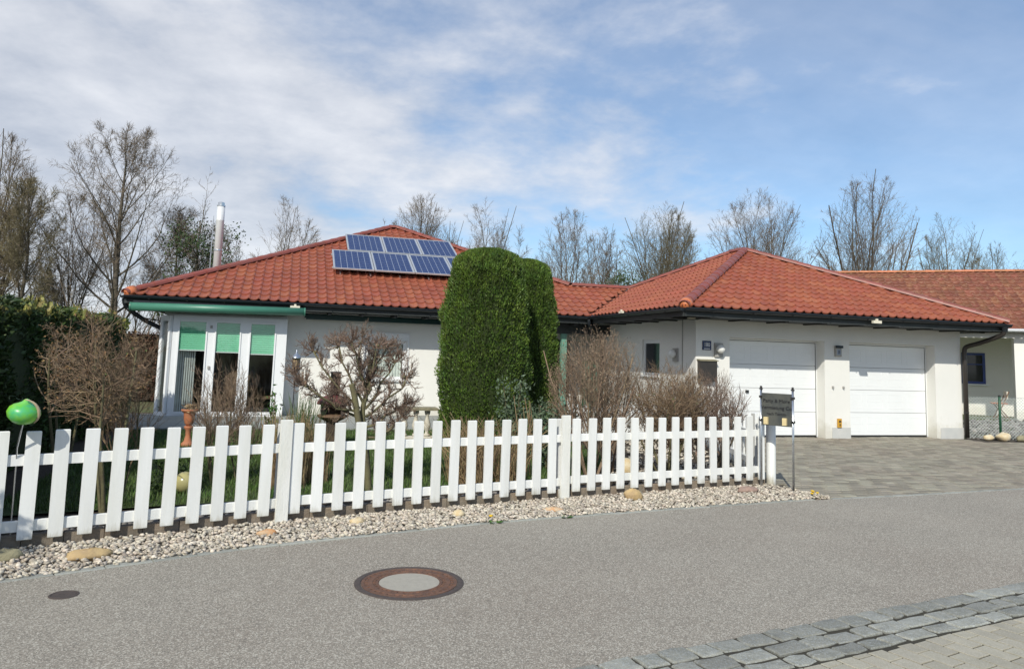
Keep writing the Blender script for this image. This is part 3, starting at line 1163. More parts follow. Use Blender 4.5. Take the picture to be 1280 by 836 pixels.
mid = (sl + sr) / 2 + snn * .001
text('Party & More', .066, mid + Vector((0, 0, 1.155)), sdv, (0, 0, 1), M['sign_ink'], sg)
text('Vermietung Co', .066, mid + Vector((0, 0, 1.065)), sdv, (0, 0, 1), M['sign_ink'], sg)
text('nach Termin', .052, mid + Vector((0, 0, .985)), sdv, (0, 0, 1), M['sign_ink'], sg)
for f_ in (.05, .30):
    b = MB()
    o_ = sl + sdv * f_ - snn * .03 + Vector((0, 0, SZ0 + .015))
    b.obox(o_, sdv, snn, (0, 0, 1), .055, .035, .095, .004)
    b.build('solar_light', M['lamp_gold'], sg)

# ------------------------------------------------------------------ house shells
T = .456
EZ = 2.75
bw = thing('bungalow', (-6, 5, 0), 'white rendered bungalow with red tiled hip roof and solar panels', 'house')
ga = thing('double_garage', (3.6, 0, 0), 'white double garage with red pyramid hip roof beside the bungalow', 'garage')


def wall_with_openings(mb, axis, a0, a1, pos, th, z0, z1, ops):
    """wall of thickness th from pos to pos+th; ops (a0,a1,z0,z1)"""
    cuts = sorted({a0, a1, *[o[0] for o in ops], *[o[1] for o in ops]})
    for c0, c1 in zip(cuts[:-1], cuts[1:]):
        mid_ = (c0 + c1) / 2
        here = sorted([(o[2], o[3]) for o in ops if o[0] < mid_ < o[1]])
        z_ = z0
        spans = []
        for lo, hi in here:
            if lo > z_:
                spans.append((z_, lo))
            z_ = hi
        if z_ < z1:
            spans.append((z_, z1))
        for lo, hi in spans:
            if axis == 'x':
                mb.box(c0, c1, pos, pos + th, lo, hi)
            else:
                mb.box(pos, pos + th, c0, c1, lo, hi)


# bungalow walls
BY0 = 4.48
b = MB()
wall_with_openings(b, 'x', -11.28, -2.3, 5.0, .3, -.05, 2.68, [(-11.18, -8.57, -.0, 2.36), (-6.62, -5.53, .93, 2.09)])
wall_with_openings(b, 'y', 5.3, 14.5, -11.28, .3, -.05, 2.68, [])
wall_with_openings(b, 'x', -11.28, 0, 14.5, .3, -.05, 2.68, [])
b.box(-2.6, -2.3, 5.3, 6.3, -.05, 2.68)
wall_with_openings(b, 'x', -2.3, -.002, 6.3, .3, -.05, 2.68, [(-1.5, -.5, 0, 2.15)])
b.build('wall', M['render_wall'], bw)
b = MB()
b.box(-10.98, -7.2, 5.3, 9.4, -.04, .01)
b.box(-11.05, -8.64, BY0, 5.299, -.04, .008)
b.build('room_floor', M['floor_in'], bw)
b = MB()
b.box(-10.98, -7.2, 9.4, 9.5, .01, 2.6)
b.box(-7.2, -7.1, 5.3, 9.5, .01, 2.6)
b.box(-7.1, -5, 6.3, 6.4, .01, 2.6)
b.box(-5, -4.9, 5.3, 6.4, .01, 2.6)
b.box(-10.98, -4.9, 5.3, 9.5, 2.6, 2.66)
b.build('inner_wall', M['inner'], bw)

# projecting glazed bay
BY = 4.38
gf = MB()
for x0, x1 in ((-11.09, -10.94), (-10.37, -10.14), (-9.62, -9.37), (-8.83, -8.55)):
    gf.box(x0, x1, BY, BY + .09, .07, 2.24)
gf.box(-11.09, -8.55, BY - .005, BY + .095, 2.24, 2.345)
gf.box(-11.09, -8.55, BY - .005, BY + .095, -.02, .07)
gf.box(-8.64, -8.55, BY + .0951, 5.0, -.02, 2.345)
gf.box(-11.3, -8.56, BY + .0952, 5.0, 2.347, 2.43)
gdo = gf.build('glazed_door', M['upvc'], bw)
for i, (x0, x1) in enumerate(((-10.94, -10.37), (-10.14, -9.62), (-9.37, -8.83))):
    b = MB()
    b.cur = .6
    for (a, c_, e, f_) in ((x0 - .035, x0 - .001, .07, 2.24), (x1 + .001, x1 + .035, .07, 2.24), (x0 - .001, x1 + .001, 2.205, 2.24), (x0 - .001, x1 + .001, .07, .13)):
        b.box(a, c_, BY - .022, BY + .05, e, f_)
    b.build('sash', M['upvc'], gdo)
    b = MB()
    b.box(x0 + .001, x1 - .001, BY + .01, BY + .018, .13, 2.205)
    b.build('pane', M['glass'], gdo)
    b = MB()
    zz_ = 1.55 - .025 * i
    k = 14
    for j in range(k):
        z0, z1 = zz_ + (2.205 - zz_) * j / k, zz_ + (2.205 - zz_) * (j + 1) / k
        zm = (z0 + z1) / 2
        b.poly([(x0 + .002, BY + .042, z0), (x1 - .002, BY + .042, z0), (x1 - .002, BY + .029, zm), (x0 + .002, BY + .029, zm)])
        b.poly([(x0 + .002, BY + .029, zm), (x1 - .002, BY + .029, zm), (x1 - .002, BY + .042, z1), (x0 + .002, BY + .042, z1)])
    b.build('pleated_blind', M['blind'], gdo)
    b = MB()
    b.box(x0 + .002, x1 - .002, BY + .022, BY + .045, zz_ - .022, zz_)
    b.build('blind_rail', M['upvc'], gdo)
for z_ in (2.1, 1.15):
    b = MB()
    b.box(-10.28, -10.23, BY - .03, BY + .0, z_ - .035, z_ + .035)
    b.build('hinge', M['plastic_cap'], gdo)
# angled corner light of the bay
ca, cb = Vector((-11.10, BY + .02, 0)), Vector((-11.345, BY + .26, 0))
cdv = (cb - ca).normalized()
cn_ = Vector((cdv.y, -cdv.x, 0))
b = MB()
cl_ = (cb - ca).length
for (t0, t1, z0, z1) in ((0, .06, -.02, 2.33), (cl_ - .08, cl_, -.02, 2.33), (.06, cl_ - .08, -.02, .12), (.06, cl_ - .08, 2.2, 2.33)):
    b.obox(ca + cdv * t0 + Vector((0, 0, z0)), cdv, -cn_, (0, 0, 1), t1 - t0, .07, z1 - z0)
co_ = b.build('corner_window', M['upvc'], bw)
b = MB()
b.obox(ca + cdv * .06 + cn_ * -.03 + Vector((0, 0, .12)), cdv, -cn_, (0, 0, 1), cl_ - .14, .008, 2.08)
b.build('pane', M['glass'], co_)
b = MB()
b.box(-11.35, -11.29, BY + .27, 5.0, -.02, 2.33)
b.build('corner_post', M['upvc'], bw)
# vertical slat curtain behind the left pane
for i in range(8):
    b = MB()
    x = -10.95 + i * .048
    b.obox((x, BY + .2, .1), Vector((.8, .6, 0)), Vector((-.6, .8, 0)), (0, 0, 1), .036, .004, 2.1)
    b.build('curtain_slat', M['curtain'], gdo)
# left window
wf = MB()
for (a, c_, e, f_) in ((-6.62, -6.53, .93, 1.93), (-5.63, -5.53, .93, 1.93), (-6.53, -5.63, .93, 1.01), (-6.53, -5.63, 1.85, 1.93)):
    wf.box(a, c_, 5.06, 5.13, e, f_)
wf.box(-6.62, -5.53, 4.985, 5.13, 1.932, 2.09)
win = wf.build('window', M['upvc'], bw)
b = MB()
b.box(-6.53, -5.63, 5.09, 5.098, 1.01, 1.85)
b.build('pane', M['glass'], win)
b = MB()
k = 40
for i in range(k):
    x0, x1 = -6.52 + i * .89 / k, -6.52 + (i + 1) * .89 / k
    y0, y1 = 5.17 + .018 * math.sin(i * 1.9), 5.17 + .018 * math.sin((i + 1) * 1.9)
    b.poly([(x0, y0, 1.0), (x1, y1, 1.0), (x1, y1, 1.86), (x0, y0, 1.86)])
b.build('curtain', M['curtain'], win)
b = MB()
b.box(-6.68, -5.47, 4.94, 5.06, .885, .928)
b.build('sill', M['upvc'], win)
b = MB()
b.box(-6.66, -6.622, 4.97, 4.998, .93, 2.13)
b.box(-5.528, -5.49, 4.97, 4.998, .93, 2.13)
b.box(-6.622, -5.528, 4.97, 4.998, 2.092, 2.13)
b.build('frame_trim', M['upvc'], win)
# entrance in the recess
ed = MB()
ed.box(-1.5, -1.42, 6.32, 6.42, 0, 2.15)
ed.box(-.58, -.5, 6.32, 6.42, 0, 2.15)
ed.box(-1.42, -.58, 6.32, 6.42, 2.07, 2.15)
edo = ed.build('entrance_door', M['soffit'], bw)
b = MB()
b.box(-1.42, -.58, 6.35, 6.39, 0, 2.07)
b.build('door_leaf', M['soffit'], edo)
# sea green glazed screen next to the entrance
sc_ = MB()
for x in (-.62, -.33, -.06):
    sc_.box(x - .025, x + .025, 4.9, 4.95, 0, 1.56)
for z_ in (.1, .98, 1.53):
    sc_.box(-.595, -.085, 4.905, 4.945, z_ - .03, z_ + .03)
sco = sc_.build('entrance_screen', M['greenplastic'], bw)
for x0, x1 in ((-.595, -.355), (-.305, -.085)):
    for z0, z1 in ((.13, .95), (1.01, 1.50)):
        b = MB()
        b.box(x0, x1, 4.918, 4.93, z0, z1)
        b.build('panel', M['seagreen'], sco)
b = MB()
b.box(-1.42, -1.27, 4.55, 4.68, 0, 2.28)
b.build('porch_post', M['seagreen'], bw)
b = MB()
b.box(-2.3, -.02, 4.55, 4.66, 2.28, 2.56)
b.build('porch_beam', M['soffit'], bw)

# interior furniture: wicker chairs and a table
def chair(x, y, a, label):
    t_ = thing('wicker_chair', (x, y, .01), label, 'chair', 'wicker chairs behind the glass doors')
    ca, sa = math.cos(a), math.sin(a)

    def pt_(lx, ly, z):
        return (x + lx * ca - ly * sa, y + lx * sa + ly * ca, z)
    b = MB()
    b.hexa([pt_(-.25, -.25, .40), pt_(.25, -.25, .40), pt_(.25, .25, .40), pt_(-.25, .25, .40), pt_(-.26, -.27, .47), pt_(.26, -.27, .47), pt_(.26, .25, .47), pt_(-.26, .25, .47)])
    b.build('seat', M['wicker'], t_)
    b = MB()
    for i in range(6):
        f0, f1 = -.28 + i * .0933, -.28 + (i + 1) * .0933
        h0, h1 = 1.08 - 2.2 * f0 * f0, 1.08 - 2.2 * f1 * f1
        y0, y1 = .25 - .8 * f0 * f0, .25 - .8 * f1 * f1
        b.hexa([pt_(f0, y0, .45), pt_(f1, y1, .45), pt_(f1, y1 + .03, .45), pt_(f0, y0 + .03, .45), pt_(f0 * 1.1, y0 + .1, h0), pt_(f1 * 1.1, y1 + .1, h1), pt_(f1 * 1.1, y1 + .13, h1), pt_(f0 * 1.1, y0 + .13, h0)])
    b.build('backrest', M['wicker'], t_)
    for sx in (-.22, .22):
        for sy in (-.22, .22):
            b = MB()
            b.tube([pt_(sx, sy, .40), pt_(sx * 1.05, sy * 1.05, .01)], .02, 6)
            b.build('leg', M['wicker'], t_)


chair(-8.98, 5.25, R(100), 'wicker chair behind the right glass door leaf')
chair(-9.75, 5.15, R(200), 'wicker chair behind the middle glass door leaf')
chair(-10.4, 5.3, R(250), 'wicker chair behind the left glass door leaf by the curtain')
tb = thing('dining_table', (-9.9, 6.3, .01), 'round table with a white cloth inside the glass doors', 'table')
b = MB()
b.lathe((-9.9, 6.3, 0), [(.55, .72), (.56, .75), (0, .752)], 24)
b.build('table_top', M['stone_white'], tb)
b = MB()
b.lathe((-9.9, 6.3, 0), [(.28, .01), (.28, .04), (.05, .08), (.05, .72)], 16)
b.build('pedestal', M['wicker'], tb)

# garage walls
b = MB()
D1, D2 = (.84, 3.33), (4.02, 6.51)
wall_with_openings(b, 'x', 0, 7.3, 0, .34, -.05, 2.62, [(D1[0], D1[1], -.05, 2.2), (D2[0], D2[1], -.05, 2.2)])
wall_with_openings(b, 'y', .34, 8.0, 0, .3, -.05, 2.62, [(1.66, 2.57, 1.28, 2.14)])
wall_with_openings(b, 'y', .34, 8.0, 7.0, .3, -.05, 2.62, [])
b.box(0, 7.3, 8.0, 8.3, -.05, 2.62)
b.build('wall', M['render_wall'], ga)
for x0, x1 in ((0, .84), (3.33 + .18, 4.02), (6.51 + .11, 7.3)):
    b = MB()
    b.box(x0 - (.012 if x0 == 0 else 0), x1 - .004 + (.016 if x1 > 7 else 0), -.014, -.0005, -.04, .245)
    b.build('plinth', M['plinth'], ga)
b = MB()
b.box(-.014, -.0005, 0.0, 6.2, -.04, .245)
b.build('plinth', M['plinth'], ga)


def garage_door(x0, x1):
    fr = MB()
    y = .27
    fr.box(x0 + .002, x0 + .05, y - .01, y + .06, -.0, 2.198)
    fr.box(x1 - .02, x1 - .002, y - .01, y + .06, -.0, 2.198)
    fr.box(x0 + .05, x1 - .02, y - .01, y + .06, 2.155, 2.198)
    fo = fr.build('garage_door', M['garage_door'], ga)
    b = MB()
    b.box(x1 - .032, x1 - .0205, y + .012, y + .06, 0.0, 2.15)
    b.box(x0 + .05, x1 - .021, y + .015, y + .06, -.01, .035)
    b.build('rubber_seal', M['black'], fo)
    W = x1 - x0 - .085
    n_ = 4
    H = (2.148 - .038) / n_
    for i in range(n_):
        b = MB()
        z0 = .038 + i * H
        za, zb = z0 + .004, z0 + H - .004
        xa, xb = x0 + .052, x1 - .034
        b.box(xa, xb, y + .012, y + .05, za, zb)
        # raised cassette mouldings
        k = 4
        cw = (xb - xa) / k
        for j in range(k):
            ca, cb = xa + cw * j + .07, xa + cw * (j + 1) - .07
            cz0, cz1 = za + .09, zb - .09
            zmid = (cz0 + cz1) / 2
            for (p0, p1, q0, q1) in ((ca, cb, zmid - .006, zmid + .006), (ca, cb, cz0, cz0 + .016), (ca, cb, cz1 - .016, cz1), (ca, ca + .016, cz0 + .016, cz1 - .016), (cb - .016, cb, cz0 + .016, cz1 - .016)):
                b.hexa([(p0, y + .0121, q0), (p1, y + .0121, q0), (p1, y + .0121, q1), (p0, y + .0121, q1),
                        (p0 + .003, y + .0095, q0 + .003), (p1 - .003, y + .0095, q0 + .003), (p1 - .003, y + .0095, q1 - .003), (p0 + .003, y + .0095, q1 - .003)])
        b.build('door_section', M['garage_door'], fo)
    return fo


g1 = garage_door(*D1)
g2 = garage_door(*D2)
b = MB()
b.box(4.10, 4.24, .255, .28, 1.48, 1.56)
b.build('maker_plate', M['plastic_cap'], g2)
b = MB()
b.box(1.43, 1.50, .25, .285, .98, 1.04)
b.build('handle', M['black'], g1)
# side window
b = MB()
for (a, c_, e, f_) in ((1.66, 1.72, 1.28, 2.14), (2.51, 2.57, 1.28, 2.14), (1.72, 2.51, 1.28, 1.34), (1.72, 2.51, 2.05, 2.14)):
    b.box(.05, .12, a, c_, e, f_)
sw = b.build('window', M['upvc'], ga)
b = MB()
b.box(.075, .085, 1.72, 2.51, 1.34, 2.05)
b.build('pane', M['pane_dark'], sw)
b = MB()
b.box(-.05, .06, 1.62, 2.61, 1.235, 1.278)
b.build('sill', M['upvc'], sw)
b = MB()
b.box(-.012, -.001, .55, .58, .25, 2.6)
b.build('lightning_wire', M['plastic_cap'], ga)


def wall_lamp(u_, z_, on_side, label, parent):
    t_ = thing('wall_lamp', ((-.04, u_, z_) if on_side else (u_, -.04, z_)), label, 'wall lamp')
    b = MB()
    if on_side:
        b.box(-.045, -.001, u_ - .10, u_ + .10, z_ - .17, z_ + .13)
        c = (-.11, u_, z_)
    else:
        b.box(u_ - .10, u_ + .10, -.045, -.001, z_ - .17, z_ + .13)
        c = (u_, -.11, z_)
    b.build('back_plate', M['plastic_cap'], t_)
    b = MB()
    pr = [(.095 * math.sin(math.pi * i / 10), -.095 * math.cos(math.pi * i / 10)) for i in range(11)]
    b.lathe(c, pr, 18)
    b.build('opal_globe', M['opal'], t_, smooth=True)


wall_lamp(.55, 1.93, False, 'white globe wall lamp right of the blue house number', ga)
wall_lamp(.85, 1.80, True, 'white globe lamp on the shaded side wall of the garage', ga)
hn = thing('house_number', (.27, -.02, 1.9), 'blue enamel house number plate at the garage corner', 'house number')
b = MB()
b.obox((.16, -.002, 1.90), (1, 0, 0), (0, 0, 1), (0, -1, 0), .215, .20, .015, .004)
b.build('plate', M['blue'], hn)
text('180', .125, (.2675, -.018, 2.012), (1, 0, 0), (0, 0, 1), M['white'], hn, 'digits', .001, font_scale=.8)
b = MB()
b.box(.195, .34, -.0190, -.0172, 1.922, 1.936)
b.build('stripe', M['white'], hn)
lb = thing('letter_box', (.22, -.1, 1.3), 'brown wall letter box behind the twigs of the round shrub', 'letter box')
b = MB()
b.obox((.04, -.004, 1.22), (1, 0, 0), (0, 0, 1), (0, -1, 0), .42, .44, .12, .008)
b.build('box', M['pipe'], lb)
b = MB()
b.hexa([(.02, -.15, 1.66), (.48, -.15, 1.66), (.48, -.003, 1.68), (.02, -.003, 1.68), (.02, -.15, 1.675), (.48, -.15, 1.675), (.48, -.003, 1.70), (.02, -.003, 1.70)])
b.build('lid', M['stone_top'], lb)
il = thing('intercom_box', (3.7, -.03, 1.95), 'small grey light box on the pier between the garage doors', 'light box')
b = MB()
b.obox((3.605, -.002, 1.86), (1, 0, 0), (0, 0, 1), (0, -1, 0), .17, .25, .05, .012)
b.build('housing', M['plastic_cap'], il)
b = MB()
b.box(3.64, 3.74, -.0545, -.0522, 1.90, 2.02)
b.build('face', M['backsheet'], il)
b = MB()
b.box(3.60, 3.78, -.09, -.0525, 2.05, 2.11)
b.build('hood', M['anthracite'], il)
b = MB()
b.box(3.672, 3.686, -.0568, -.0547, 1.92, 2.0)
b.box(3.70, 3.714, -.0568, -.0547, 1.92, 2.0)
b.build('mark', M['sign_ink'], il)
yb = thing('gas_marker', (3.69, -.02, .3), 'yellow gas marker plate low on the pier between garage doors', 'marker')
b = MB()
b.obox((3.64, -.0146, .245), (1, 0, 0), (0, 0, 1), (0, -1, 0), .11, .20, .03, .006)
b.build('plate', M['yellow'], yb)
b = MB()
b.box(3.665, 3.725, -.0475, -.045, .36, .40)
b.box(3.68, 3.71, -.0475, -.045, .28, .33)
b.build('mark', M['pipe'], yb)
for u_, lab in ((3.54, 'left small wall hook between the garage doors'), (3.83, 'right small wall hook between the garage doors')):
    b = MB()
    b.box(u_ - .02, u_ + .02, -.03, -.001, 1.13, 1.18)
    b.tube([(u_, -.02, 1.14), (u_, -.05, 1.125), (u_, -.055, 1.15)], .006, 6)
    o = b.build('wall_hook', M['plastic_cap'])
    centre(o)
    tag(o, lab, 'hook')

# ------------------------------------------------------------------ roofs
TW, TR = .222, .322
CT = 1 / math.sqrt(1 + T * T)   # cos pitch
PROF = [(0, .032), (.10, .010), (.32, .000), (.58, .003), (.74, .016), (.88, .041), (1.0, .032)]


def tile_verts(O, e, s, nrm, i, j, lo=None, hi=None, w_=TW, r_=TR):
    x0 = i * w_
    V = []
    for (tt, lift) in ((j * r_ - .01, .036), (j * r_ + r_ + .02, .006)):
        for fx, hz in PROF:
            x = x0 + fx * w_
            if lo is not None:
                x = min(max(x, lo(tt)), hi(tt))
            # front edge slightly curved
            t2 = tt + (.012 * math.sin(math.pi * fx) * -1 if lift > .02 else 0)
            V.append(O + e * x + s * t2 + nrm * (hz + lift))
    for k in range(7):
        V.append(V[k] - nrm * .026)
    F = []
    for k in range(6):
        F.append((k, k + 1, 7 + k + 1, 7 + k))
        F.append((14 + k, 14 + k + 1, k + 1, k))
    return V, F


def single_tile(rnd_):
    V, F = tile_verts(Vector((0, 0, 0)), Vector((1, 0, 0)), Vector((0, 1, 0)), Vector((0, 0, 1)), 0, 0)
    b = MB()
    b.cur = rnd_
    b.v = [tuple(v) for v in V]
    for f_ in F:
        b.face(f_)
    me = b.mesh('roof_tile', smooth=False)
    me.materials.append(M['tile'])
    return me


TILES = [single_tile((k + .5) / 8) for k in range(8)]


def roof_face(roof, O, e, up2, lo, hi, nrows, xmax, individual=None, m=None, skip=None, w_=TW, r_=TR, x_off=0, name='far_roof_tiles', Tn=T, slopelen=None):
    """O eave start; e unit along eave; up2 horizontal unit uphill; lo(t),hi(t) limits along e as function of slope distance"""
    O, e, up2 = Vector(O), Vector(e), Vector(up2)
    c = 1 / math.sqrt(1 + Tn * Tn)
    s = up2 * c + Vector((0, 0, Tn * c))
    nrm = e.cross(s)
    if nrm.z < 0:
        nrm = -nrm
    fl = e.cross(s).z < 0
    b = MB()
    singles = []
    for j in range(nrows):
        i0 = int(math.floor((min(lo(j * r_), lo((j + 1) * r_)) - x_off) / w_)) - 1
        i1 = int(math.ceil((max(hi(j * r_), hi((j + 1) * r_)) - x_off) / w_)) + 1
        for i in range(i0, i1):
            xa, xb = i * w_ + x_off, (i + 1) * w_ + x_off
            t0, t1 = j * r_, (j + 1) * r_
            if xb <= lo(t0) + .01 or xa >= hi(t0) - .01:
                continue
            inside = xa >= max(lo(t0), lo(t1 + .02)) and xb <= min(hi(t0), hi(t1 + .02))
            if skip and skip((xa + xb) / 2, (t0 + t1) / 2):
                pass
            if individual and inside and not fl and individual((xa + xb) / 2, (t0 + t1) / 2):
                singles.append((xa, t0))
                continue
            V, F = tile_verts(O + e * x_off, e, s, nrm, i, j, (lambda t, l=lo: l(t) - x_off), (lambda t, h_=hi: h_(t) - x_off), w_, r_)
            n_ = len(b.v)
            b.cur = rr.random()
            b.v += [tuple(v) for v in V]
            for f_ in F:
                b.face(tuple(n_ + q for q in (f_ if not fl else f_[::-1])))
    b.build(name, m or M['tile'], roof, kind='stuff')
    rot = Matrix((e, s, nrm)).transposed().to_euler()
    off = Vector(OFF[roof.name])
    for xa, t0 in singles[:300]:
        o = link('roof_tile', rr.choice(TILES), None, roof)
        o.location = O + e * xa + s * t0 - off
        o.rotation_euler = rot
    if len(singles) > 300:
        print('WARNING singles', len(singles))
    return len(singles)


def cap_line(roof, A, B, m, first_end=True, r=.115, name='ridge_tile', step=.36, end_m=None):
    A, B = Vector(A), Vector(B)
    d = (B - A)
    L_ = d.length
    d.normalize()
    sx = d.cross(Vector((0, 0, 1))).normalized()
    upv = sx.cross(d).normalized()
    k = max(1, round(L_ / step))
    st_ = L_ / k
    vs = []
    for q in range(4):
        b = MB()
        b.cur = q / 4 + .1
        n1 = 7
        for (t_, rad, ins) in ((-.03, r * 1.06, 0), (.0, r * 1.06, 0), (st_ * .97, r * .93, 0)):
            for i in range(n1):
                a = math.pi * (i / (n1 - 1))
                b.v.append((t_, math.cos(a) * rad, math.sin(a) * rad * .8))
        b.v += [(b.v[i][0], b.v[i][1] * .84, b.v[i][2] * .84) for i in range(n1)]
        for rw in (0, 1):
            for i in range(n1 - 1):
                b.face((rw * n1 + i + 1, rw * n1 + i, (rw + 1) * n1 + i, (rw + 1) * n1 + i + 1))
        for i in range(n1 - 1):
            b.face((i, i + 1, 3 * n1 + i + 1, 3 * n1 + i))
        me = b.mesh('ridge_tile')
        me.materials.append(m)
        vs.append(me)
    rot = Matrix((d, sx, upv)).transposed()
    if rot.determinant() < 0:
        rot = Matrix((d, -sx, upv)).transposed()
    off = Vector(OFF[roof.name])
    for i in range(k):
        o = link(name, rr.choice(vs), None, roof)
        o.location = A + d * (i * st_) - off
        o.rotation_euler = rot.to_euler()
    if end_m:
        b = MB()
        pr = [(r * 1.18 * math.cos(a), r * 1.18 * math.sin(a)) for a in [k_ * math.pi / 2 / 6 for k_ in range(7)]]
        b.lathe(A + d * .1 - upv * .02, [(r * 1.2, -.1)] + pr, 16, axis=-d)
        b.build('end_cap', end_m, roof, smooth=True)


# ---- main roof
UL, V0 = -12.1, 4.05
AP1, AP2, APV = (-5.45), (-5.15), 10.7
APZ = EZ + (APV - V0) * T
VB = 17.35
WRZ, WRV = EZ + 2.125 * T, V0 + 2.125      # wing ridge
UR = AP2 + (APV - V0)                       # right eave
b = MB()
b.poly([(UL, V0, EZ - .02), (-.8, V0, EZ - .02), (1.325, WRV, WRZ - .02), (AP2 + (APV - WRV), WRV, WRZ - .02), (AP2, APV, APZ - .02), (AP1, APV, APZ - .02)])
b.poly([(UL, V0, EZ - .02), (AP1, APV, APZ - .02), (UL, VB, EZ - .02)])
b.poly([(UL, VB, EZ - .02), (AP1, APV, APZ - .02), (AP2, APV, APZ - .02), (UR, VB, EZ - .02)])
b.poly([(UR, V0, EZ - .02), (UR, VB, EZ - .02), (AP2, APV, APZ - .02), (AP2 + (APV - WRV), WRV, WRZ - .02)])
b.poly([(-3, WRV, WRZ - .02), (1.325, WRV, WRZ - .02), (3.45, WRV + 2.125, EZ - .02), (-3, WRV + 2.125, EZ - .02)])
roof1 = b.build('roof', M['underlay'], bw)
ap1s = (AP1 - UL) * CT                      # plan->handled with cos


def lo1(t):
    return min(t * CT * (AP1 - UL) / (APV - V0), 20)


def hi1(t):
    y = t * CT
    if V0 + y < WRV - .03:
        return (-.8 + y) - UL - .03
    return (AP2 + (APV - V0 - y)) - UL


vis = lambda x, t: (x < 6.4 and t < 2.7) and not (t > 2.6)
nsing = roof_face(roof1, (UL, V0, EZ), (1, 0, 0), (0, 1, 0), lo1, hi1, int((APV - V0) / CT / TR) + 1, 11, individual=lambda x, t: (x < 6.1 and t < TR * 9) or (x < 7.4 and t < TR * 4))
print('main singles', nsing)
roof_face(roof1, (UL, VB, EZ), (0, -1, 0), (1, 0, 0), lambda t: t * CT, lambda t: (VB - V0) - t * CT, int((AP1 - UL) / CT / TR) + 1, 13, name='side_roof_tiles')
roof_face(roof1, (UR, WRV, EZ), (0, 1, 0), (-1, 0, 0), lambda t: max(0, 0 if t * CT < UR - AP2 - (APV - WRV) else t * CT - (WRV - V0)), lambda t: (VB - WRV) - t * CT, int((UR - AP2) / CT / TR) + 1, 12, name='side_roof_tiles')
cap_line(roof1, (UL + .02, V0 + .02, EZ + .045), (AP1, APV, APZ + .05), M['ridge'], end_m=M['tile_end'])
cap_line(roof1, (AP1, APV, APZ + .055), (AP2, APV, APZ + .055), M['ridge'])
cap_line(roof1, (AP2 + (APV - WRV), WRV, WRZ + .05), (AP2, APV, APZ + .05), M['ridge'])
cap_line(roof1, (1.30, WRV, WRZ + .05), (AP2 + (APV - WRV) + .05, WRV, WRZ + .05), M['ridge'])
# valley sheet
b = MB()
a_, c_ = Vector((-.8, V0, EZ)), Vector((1.325, WRV, WRZ))
sd_ = Vector((.06, -.06, 0))
b.poly([a_ - sd_ + Vector((0, 0, .003)), a_ + sd_ + Vector((0, 0, .003)), c_ + sd_ + Vector((0, 0, .003)), c_ - sd_ + Vector((0, 0, .003))])
b.build('valley_gutter', M['anthracite'], roof1)

# ---- garage roof
GL, GR, GF, GB = -.8, 7.8, -.9, 8.3
GX, GV1, GV2 = 3.5, 3.4, 4.0
GZ = EZ + 4.3 * T
b = MB()
b.poly([(GL, GF, EZ - .02), (GR, GF, EZ - .02), (GX, GV1, GZ - .02)])
b.poly([(GL, GB, EZ - .02), (GL, GF, EZ - .02), (GX, GV1, GZ - .02), (GX, GV2, GZ - .02)])
b.poly([(GR, GB, EZ - .02), (GL, GB, EZ - .02), (GX, GV2, GZ - .02)])
b.poly([(GR, GF, EZ - .02), (GR, GB, EZ - .02), (GX, GV2, GZ - .02), (GX, GV1, GZ - .02)])
roof2 = b.build('roof', M['underlay'], ga)
ns = roof_face(roof2, (GL, GF, EZ), (1, 0, 0), (0, 1, 0), lambda t: t * CT, lambda t: 8.6 - t * CT, int(4.3 / CT / TR) + 1, 9, individual=lambda x, t: t < TR * 10 and x < 6.9)
print('garage singles', ns)


def lo2(t):
    # left face runs from the back (valley) to the front hip; e = -y
    y = t * CT
    v_hi = (V0 + y) if V0 + y < WRV else (GB - y)
    return GB - v_hi + (.03 if V0 + y < WRV else 0)


roof_face(roof2, (GL, GB, EZ), (0, -1, 0), (1, 0, 0), lo2, lambda t: (GB - GF) - t * CT, int(4.3 / CT / TR) + 1, 9, name='side_roof_tiles')
roof_face(roof2, (GR, GF, EZ), (0, 1, 0), (-1, 0, 0), lambda t: t * CT, lambda t: (GB - GF) - t * CT, int(4.3 / CT / TR) + 1, 9, name='side_roof_tiles')
cap_line(roof2, (GL + .02, GF + .02, EZ + .045), (GX, GV1, GZ + .05), M['ridge'], end_m=M['tile_end'])
cap_line(roof2, (GR - .02, GF + .02, EZ + .045), (GX, GV1, GZ + .05), M['ridge'])
cap_line(roof2, (GX, GV2, GZ + .055), (GX, GV1, GZ + .055), M['ridge'])
cap_line(roof2, (1.33, GB - 2.13, WRZ + .05), (GX, GV2, GZ + .05), M['ridge'])

